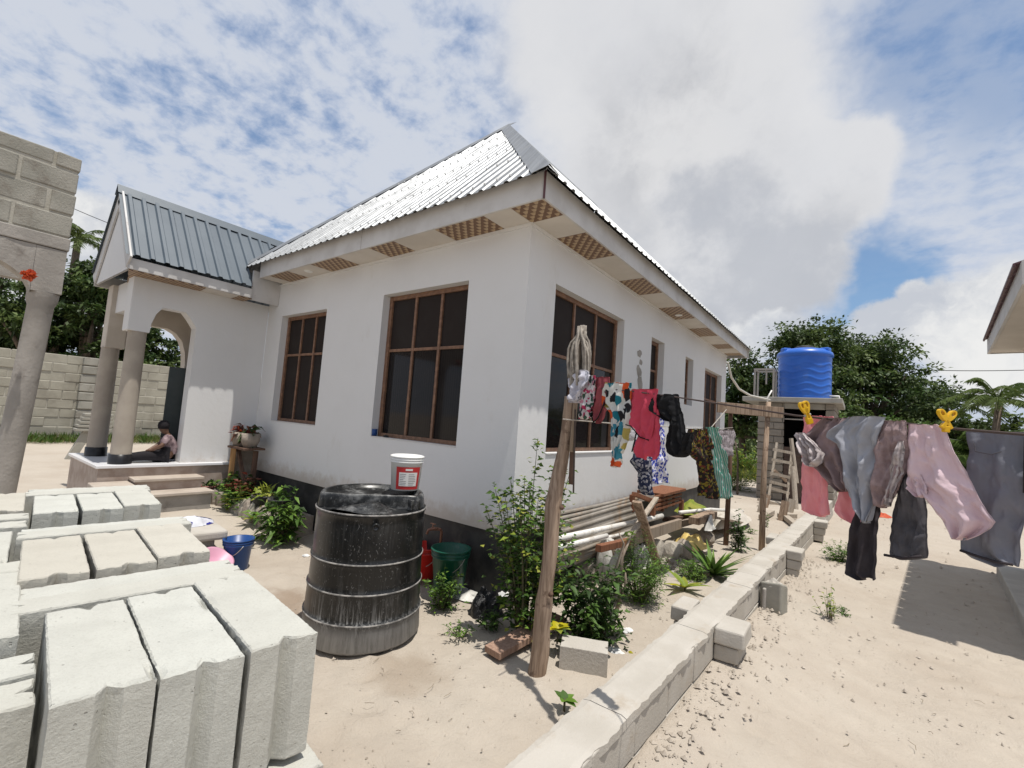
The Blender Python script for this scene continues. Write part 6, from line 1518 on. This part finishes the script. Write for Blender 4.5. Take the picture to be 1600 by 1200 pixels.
def palm(label, base, h, n, L, mname, droop=.55, group=None, bend=(0, 0), nleaf=34, start_el=(.0, 1.25)):
    t = thing('palm', label, 'palm tree', base, group); base = Vector(base); top = base + Vector((bend[0], bend[1], h))
    part('trunk', MB().tube([base - UP * .2, base.lerp(top, .5) + Vector((bend[0] * -.15, 0, 0)), top], [.16, .13, .11], 8), 'bark', t, True)
    for i in range(n):
        a = i * 2.399 + random.uniform(-.2, .2); el = random.uniform(*start_el); l = L * random.uniform(.8, 1.1); hv = Vector((math.cos(a), math.sin(a), 0)); pts = []
        for k in range(9):
            f = k / 8; pts.append(top + hv * l * (f * math.cos(el)) + UP * l * (f * math.sin(el) - droop * f * f))
        mb = MB().tube(pts, [.022 * (1 - .85 * k / 8) for k in range(9)], 4, False); P_, D_ = [], []
        for k in range(nleaf):
            f = .12 + .88 * k / nleaf; j = f * 8; i0 = min(7, int(j)); q = pts[i0].lerp(pts[i0 + 1], j - i0); tg = (pts[i0 + 1] - pts[i0]).normalized(); s = tg.cross(UP).normalized()
            for sg in (-1, 1): P_.append(q); D_.append(s * sg + tg * .55 - UP * .35)
        v, f_ = leaves(np.array(P_), np.array(D_), np.array([L * .20 * (1 - .55 * abs(2 * (.12 + .88 * (k // 2) / nleaf) - .9)) for k in range(2 * nleaf)]), .045, .25, six=False)
        mb.add(v.tolist(), f_.tolist()); part('frond', mb, mname, t)
    return t
random.seed(31)
q = PD(1545, 600, 19); palm('dark coconut palm behind the neighbour house eave', (q.x, q.y, 0), 3.9, 18, 2.6, 'leaf_tree_b', .6, bend=(.3, 0))
q = PD(1478, 600, 24); palm('distant small palm in the dip right of the broad dark trees', (q.x, q.y, 0), 4.2, 14, 2.0, 'leaf_tree', .6)
q = PD(1560, 660, 15.5); palm('young bright green palm with arching fronds at the right edge', (q.x, q.y, 0), 1.3, 26, 3.3, 'leaf_palm', .55, start_el=(.3, 1.4), nleaf=46)
q = PD(1370, 620, 23); palm('bright arching palm fronds among the low trees right of the shed', (q.x + 1.2, q.y, 0), 2.4, 14, 2.0, 'leaf_palm', .6)
q = PX(124, 372, -24); palm('palm top showing above the trees between the rough column and porch roof', (q.x - .2, q.y, .2), q.z - .2, 14, 1.7, 'leaf_tree_b', .6)
# greenery in the gap between house and shed, and grass
random.seed(41)
q = P(1163, 745); shrub('bush', 'bright green bush in the gap between the house and the shed', (q.x, q.y, 0), 1.5, .9, 26, 1200, .16, .06, ['leaf_mid', 'leaf_bright', 'leaf_lime'], bushy=.5)
q = P(1150, 765); shrub('bush', 'sunlit yellow green weeds beyond the thin posts beside the shed', (q.x, q.y, 0), .9, .8, 30, 1200, .18, .03, ['leaf_bright', 'leaf_lime', 'leaf_mid'], bushy=.5)
q = P(1152, 772); single('sapling', MB().tube([Vector((q.x, q.y, 0)), PD(1153, 720, 15), PD(1149, 690, 15)], [.035, .03, .02], 7), 'bark', 'thin dark sapling stem in the gap beside the shed', 'tree', smooth=True)
def grass(name, pts, n, h, mats, spread):
    P_ = []; 
    for (x, y) in pts: P_.append(np.stack([rng.normal(x, spread, n), rng.normal(y, spread, n), np.zeros(n)], 1))
    P_ = np.concatenate(P_); P_[:, 2] = [gz(a, b) for a, b in P_[:, :2]]
    d_ = rng.normal(0, .35, P_.shape); d_[:, 2] = 1; k = rng.random(len(P_)) < .5; gr = []
    for i, s in enumerate((k, ~k)): v, f = leaves(P_[s], d_[s], h, .03, .2, six=False); gr.append((v, f, i))
    V_ = np.concatenate([a for a, _, _ in gr]); F_ = np.concatenate([gr[0][1], gr[1][1] + len(gr[0][0])]); M_ = np.concatenate([np.zeros(len(gr[0][1])), np.ones(len(gr[1][1]))])
    o = obj(name, np_mesh(name, V_, F_, mats, M_), kind='stuff'); return o
o = grass('grass', [(-18.1, y) for y in np.arange(0, 9, .35)], 130, .34, ['grass_blade', 'leaf_mid'], .22); o['label'] = 'strip of grass growing along the foot of the boundary wall'
gp_ = [P(x, y) for x, y in ((1150, 745), (1165, 735), (1175, 750), (1142, 740), (1160, 725), (1340, 740), (1400, 735), (1300, 735))]
o = grass('grass', [(a.x, a.y) for a in gp_], 420, .55, ['grass_blade', 'leaf_lime'], .8); o['label'] = 'tall sunlit grass behind the shed and thin posts'
gp_ = [P(x, y) for x, y in ((1330, 770), (1420, 775), (1380, 760), (1460, 770))]
o = grass('grass', [(a.x, a.y) for a in gp_], 160, .12, ['grass_blade', 'leaf_lime'], .9); o['label'] = 'thin grass on the sand far behind the washing'

# far belt of scrub closing the view beyond the yard
bp, bd = [], []
for i in range(260):
    if i < 190: a = math.radians(random.uniform(-8, 62)); R_ = random.uniform(36, 58); x, y = math.sin(a) * R_ - 4, math.cos(a) * R_
    else: x, y = random.uniform(-46, -34), random.uniform(-8, 26)
    hh = random.uniform(1.6, 4.2); s_ = random.uniform(1.0, 2.2); m_ = 95
    p = np.stack([rng.normal(x, s_, m_), rng.normal(y, s_, m_), np.abs(rng.normal(.45, .28, m_)) * hh + .15], 1); bp.append(p); bd.append(rng.normal(0, 1, (m_, 3)) + [0, 0, .5])
bp = np.concatenate(bp); bd = np.concatenate(bd); bp[:, 2] += .2
v, f = leaves(bp, bd, .62, .36, .2, six=False); k = rng.integers(0, 2, len(f))
o = obj('far_scrub', np_mesh('far_scrub', v, f, ['leaf_tree', 'leaf_tree_b'], k), kind='stuff'); o['label'] = 'belt of dark scrub and trees far beyond the yard'
# ================================================================== PERSON on the porch
random.seed(5)
hx, hy, hz = -8.22, 2.40, PF
per = thing('person', 'person sitting on the porch floor, leaning in the doorway with legs stretched out', 'person', (hx, hy, hz))
def skin(name, verts, edges, radii, mname, parent, lv=2):
    me = bpy.data.meshes.new(name); o_ = Vector(parent.location); me.from_pydata([tuple(Vector(v) - o_) for v in verts], edges, []); me.materials.append(MATS[mname])
    o = obj(name, me, parent); md = o.modifiers.new('skin', 'SKIN'); md.use_smooth_shade = True
    for i, r_ in enumerate(radii):
        sv = me.skin_vertices[0].data[i]; sv.radius = (r_, r_) if not hasattr(r_, '__len__') else r_; sv.use_root = (i == 0)
    sb_ = o.modifiers.new('sub', 'SUBSURF'); sb_.levels = lv; sb_.render_levels = lv; return o
s = .68
B = lambda x, y, z: (hx + x * s, hy + y * s, hz + z * s)
verts = [B(0, .12, .13), B(.02, .10, .30), B(.05, .04, .50), B(.06, 0, .60), B(.05, -.06, .70), B(.04, -.10, .82),   # pelvis..head
         B(.16, .0, .54), B(.26, -.12, .36), B(.16, -.26, .26), B(.10, -.34, .25), B(-.06, .06, .54), B(-.02, -.10, .36), B(.08, -.28, .26), B(.06, -.34, .22),
         B(.10, .06, .12), B(.16, -.38, .14), B(.10, -.80, .07), B(.06, -.90, .13), B(-.08, .10, .12), B(-.04, -.34, .13), B(-.06, -.74, .07), B(-.08, -.84, .13)]
edges = [(0, 1), (1, 2), (2, 3), (3, 4), (4, 5), (2, 6), (6, 7), (7, 8), (8, 9), (2, 10), (10, 11), (11, 12), (12, 13), (0, 14), (14, 15), (15, 16), (16, 17), (0, 18), (18, 19), (19, 20), (20, 21)]
rad = [.15, .14, .12, .055, .09, .085, .06, .045, .032, .025, .06, .045, .032, .025, .095, .07, .045, .03, .095, .07, .045, .03]
skin('body', verts, edges, [a * s for a in rad], 'skin_dark', per)
hd_ = Vector(B(.045, -.085, .78))
part('hair', MB().lathe([(0, .125), (.06, .11), (.10, .06), (.108, .0), (.095, -.06), (.05, -.09)], 16, (0, 0, 0)).xf(Matrix.Translation(hd_ + Vector((0, .012, .0))) @ Matrix.Scale(s, 4)), 'cloth_dark', per, True)
skin('dress', [B(0, .12, .13), B(.02, .10, .30), B(.05, .04, .50), B(.05, .02, .57), B(.17, .0, .53), B(.25, -.10, .38), B(-.07, .06, .53), B(-.03, -.06, .40)], [(0, 1), (1, 2), (2, 3), (2, 4), (4, 5), (2, 6), (6, 7)], [a * s for a in [.19, .165, .14, .07, .08, .065, .08, .065]], 'cloth_mauve_print', per)
skin('skirt', [B(0, .10, .14), B(.10, -.05, .14), B(.14, -.40, .14), B(.11, -.70, .09), B(-.08, -.02, .13), B(-.05, -.38, .13), B(-.06, -.66, .09)], [(0, 1), (1, 2), (2, 3), (0, 4), (4, 5), (5, 6)], [a * s for a in [.19, .13, .10, .075, .13, .10, .075]], 'cloth_dark', per)
single('dark_bag', jit(crumple((hx - .42, hy + .16, PF), .17, .17, .42, 4.2, 14, .25), .01, 8), 'bag_black', 'black bag set on the porch floor beside the seated person', 'bag', smooth=True)

# ================================================================== SMALL THINGS
random.seed(9)
def slipper(px, py, z, a, mname, label, L=.24, tilt=0, grp=None):
    q = P(px, py, z); t = thing('slipper', label, 'slipper', (q.x, q.y, z), grp); mb = MB(); n = 18
    for zz in (0, .02):
        for k in range(n):
            b = 2 * math.pi * k / n; x = math.cos(b) * L / 2; y = math.sin(b) * L * (.20 + .05 * math.cos(b)); mb.v.append((x, y, zz))
    mb.f = [tuple(range(n - 1, -1, -1)), tuple(range(n, 2 * n))] + [(k, (k + 1) % n, n + (k + 1) % n, n + k) for k in range(n)]; mb.m = [0] * len(mb.f)
    M = Matrix.Translation(q) @ Matrix.Rotation(a, 4, 'Z') @ Matrix.Rotation(tilt, 4, 'Y'); part('sole', mb.xf(M), mname, t)
    part('strap', MB().tube([(.02, -.055, .02), (.05, -.03, .055), (.06, 0, .06), (.05, .03, .055), (.02, .055, .02)], .008, 6).xf(M), 'paper' if mname != 'cloth_charcoal' else mname, t, True)
slipper(278, 780, .05, .9, 'orange_wood', 'tan slipper sole lying tilted at the foot of the porch steps', .30, -.5)
slipper(266, 776, .05, .2, 'cloth_blueprint', 'pale blue slipper beside the tan one by the porch steps')
slipper(284, 757, .24, .7, 'paper', 'white slipper leaning on the lower porch step', .26, -.4)
slipper(113, 756, .0, .3, 'cloth_charcoal', 'dark sandal on the sand left of the porch, left one of a pair', .42); slipper(127, 752, .0, .1, 'cloth_charcoal', 'dark sandal on the sand left of the porch, right one of a pair', .42)
def scrap(px, py, sx, sy, mname, label, nm='litter', sz=.02, z=0): 
    q = P(px, py, z); single(nm, crumple((q.x, q.y, z), sx, sy, sz, px * .01, 8, .5), mname, label, 'litter')
scrap(962, 1017, .075, .05, 'paper', 'printed white paper scrap on the sand left of the low wall'); scrap(985, 1020, .02, .02, 'leaf_yellow', 'yellow crumb next to the printed paper scrap')
scrap(980, 985, .04, .07, 'paper', 'bent white plastic piece on the sand beside the leafy bush'); scrap(345, 803, .16, .10, 'paper', 'flat white paper litter on the sand before the flower bed'); scrap(333, 791, .12, .08, 'paper', 'small white paper scrap by the stone edging')
scrap(1000, 1160, .035, .05, 'paper', 'white shell like scrap at the foot of the low wall', sz=.035); scrap(993, 1168, .03, .03, 'flower_orange', 'orange bit beside the white scrap by the low wall'); scrap(1047, 1128, .03, .025, 'flower_orange', 'orange red brick crumb on the sand right of the low wall'); scrap(1022, 1137, .03, .02, 'pot_rose', 'reddish crumb near the low wall')
scrap(1170, 1127, .05, .025, 'paper', 'pale twig like litter in the middle of the bare sand'); scrap(478, 868, .05, .04, 'paper', 'white scrap at the left side of the black tank'); scrap(930, 930, .0 + .05, .04, 'stone_rough', 'dark crumb by the bush'); scrap(925, 1045, .03, .02, 'paper', 'white pebble like crumb before the grooved block')
mb = MB(); q0 = P(300, 775)
for i, (px, py, l, a) in enumerate(((300, 778, .7, .2), (255, 772, .5, -.1), (282, 768, .5, .5), (430, 802, .2, .3))):
    q = P(px, py); single('stick', MB().beam(Vector((q.x - l / 2 * math.cos(a), q.y - l / 2 * math.sin(a), .02)), Vector((q.x + l / 2 * math.cos(a), q.y + l / 2 * math.sin(a), .04)), .05, .025), 'grey_timber', ('grey stick lying by the porch steps, longest of three', 'grey stick at the left foot of the porch steps', 'grey stick slanting against the porch steps', 'short stick on the sand before the flower bed')[i], 'stick')
mug = PY(585, 671, Y0 + .05); m_ = thing('mug', 'small blue mug on the sill of the large front window', 'mug', (mug.x, Y0 + .05, 1.435))
part('cup', MB().lathe([(0, 0), (.036, 0), (.038, .085), (.034, .085), (.032, .008), (0, .008)], 16, (mug.x, Y0 + .05, 1.435)), 'cloth_blueprint' if False else 'navy_plastic', m_, True)
part('handle', MB().tube([(mug.x - .036, Y0 + .05, 1.505), (mug.x - .06, Y0 + .05, 1.495), (mug.x - .06, Y0 + .05, 1.465), (mug.x - .036, Y0 + .05, 1.452)], .005, 6), 'navy_plastic', m_, True)
q = PY(603, 684, Y0 + .05); single('pebble', rock((q.x, Y0 + .045, 1.445), (.09, .05, .035), 3, 1), 'pot_black', 'small dark lump on the sill beside the blue mug', 'stone')
# gravel and twigs strewn over the sand
mb = MB(); r = random.Random(77)
def crumb(x, y, s): 
    z = gz(x, y); o = len(mb.v)
    pts = [(x + s * r.uniform(.4, 1), y, z), (x, y + s * r.uniform(.4, 1), z), (x - s * r.uniform(.4, 1), y, z), (x, y - s * r.uniform(.4, 1), z), (x + s * .2 * r.uniform(-1, 1), y, z + s * r.uniform(.4, 1.1))]
    mb.v += pts; mb.f += [(o, o + 1, o + 4), (o + 1, o + 2, o + 4), (o + 2, o + 3, o + 4), (o + 3, o, o + 4)]; mb.m += [0] * 4
for i in range(1500):
    if i % 5 < 3: px, py = r.uniform(950, 1600), 1200 - 420 * r.random() ** .6
    else: px, py = r.uniform(240, 900), r.uniform(770, 1200)
    q = P(px, py); d_ = (q - EYEV).length
    if -1.15 < q.x < -.8 and q.y < 10: continue
    crumb(q.x, q.y, min(.02, .0022 * d_) * r.choice((.4, .5, .7, .7, 1, 1.7)))
for i in range(900):
    f = r.random(); p = wr(1.5 + 7 * f); crumb(p.x + abs(r.gauss(0, .16)) + .02, p.y, r.choice((.005, .008, .012, .024)))
o = obj('gravel', mb.mesh('gravel', 'pebble'), kind='stuff'); o['label'] = 'crumbs of stone strewn over the sand'
mb = MB()
for i in range(45):
    px, py = (r.uniform(960, 1600), r.uniform(850, 1200)) if i % 3 else (r.uniform(500, 900), r.uniform(960, 1180)); q = P(px, py); a = r.uniform(0, 3.14); l = r.uniform(.02, .08)
    mb.tube([(q.x, q.y, .006), (q.x + l * .5 * math.cos(a), q.y + l * .5 * math.sin(a), .012), (q.x + l * math.cos(a + .3), q.y + l * math.sin(a + .3), .005)], .0014, 4)
o = obj('twigs', mb.mesh('twigs', 'dry_stalk'), kind='stuff'); o['label'] = 'dry twigs and stalks strewn over the sand'
for i, (px, py, n_) in enumerate(((1090, 1150, 9), (1215, 1030, 12), (1240, 985, 10))):
    q = P(px, py); tw = MB()
    for k in range(n_): a = r.uniform(0, 6.28); l = r.uniform(.05, .12); tw.tube([(q.x, q.y, 0), (q.x + l * .5 * math.cos(a), q.y + l * .5 * math.sin(a), .03), (q.x + l * math.cos(a), q.y + l * math.sin(a), .008)], .0022, 4)
    single('dry_weed', tw, 'dry_stalk', ('dry grass tuft alone on the sand near the bottom edge', 'withered tuft before the broken standing block', 'withered stalks beside the scraggly weed', 'withered brown tuft at the low wall', 'withered brown tuft in the open sand', 'withered tuft in the sand right of the weed', 'withered tuft near the paved edge at right')[i], 'weed')
# overhead wires
def wirepts(a, b, sag, n=10): return [Vector(a).lerp(Vector(b), i / n) - UP * sag * 4 * (i / n) * (1 - i / n) for i in range(n + 1)]
single('power_line', MB().tube(wirepts(PD(60, 300, 30), PD(260, 380, 30), .2), .022, 5), 'wire', 'thin overhead wire passing behind the blue grey porch roof, upper one', 'wire'); single('power_line', MB().tube(wirepts(PD(60, 340, 30), PD(260, 427, 30), .2), .022, 5), 'wire', 'thin overhead wire passing behind the blue grey porch roof, lower one', 'wire')
single('power_line', MB().tube(wirepts(PD(1410, 577, 30), PD(1640, 577, 30), .1), .025, 5), 'wire', 'thin overhead wire crossing the sky at right above the low trees', 'wire')
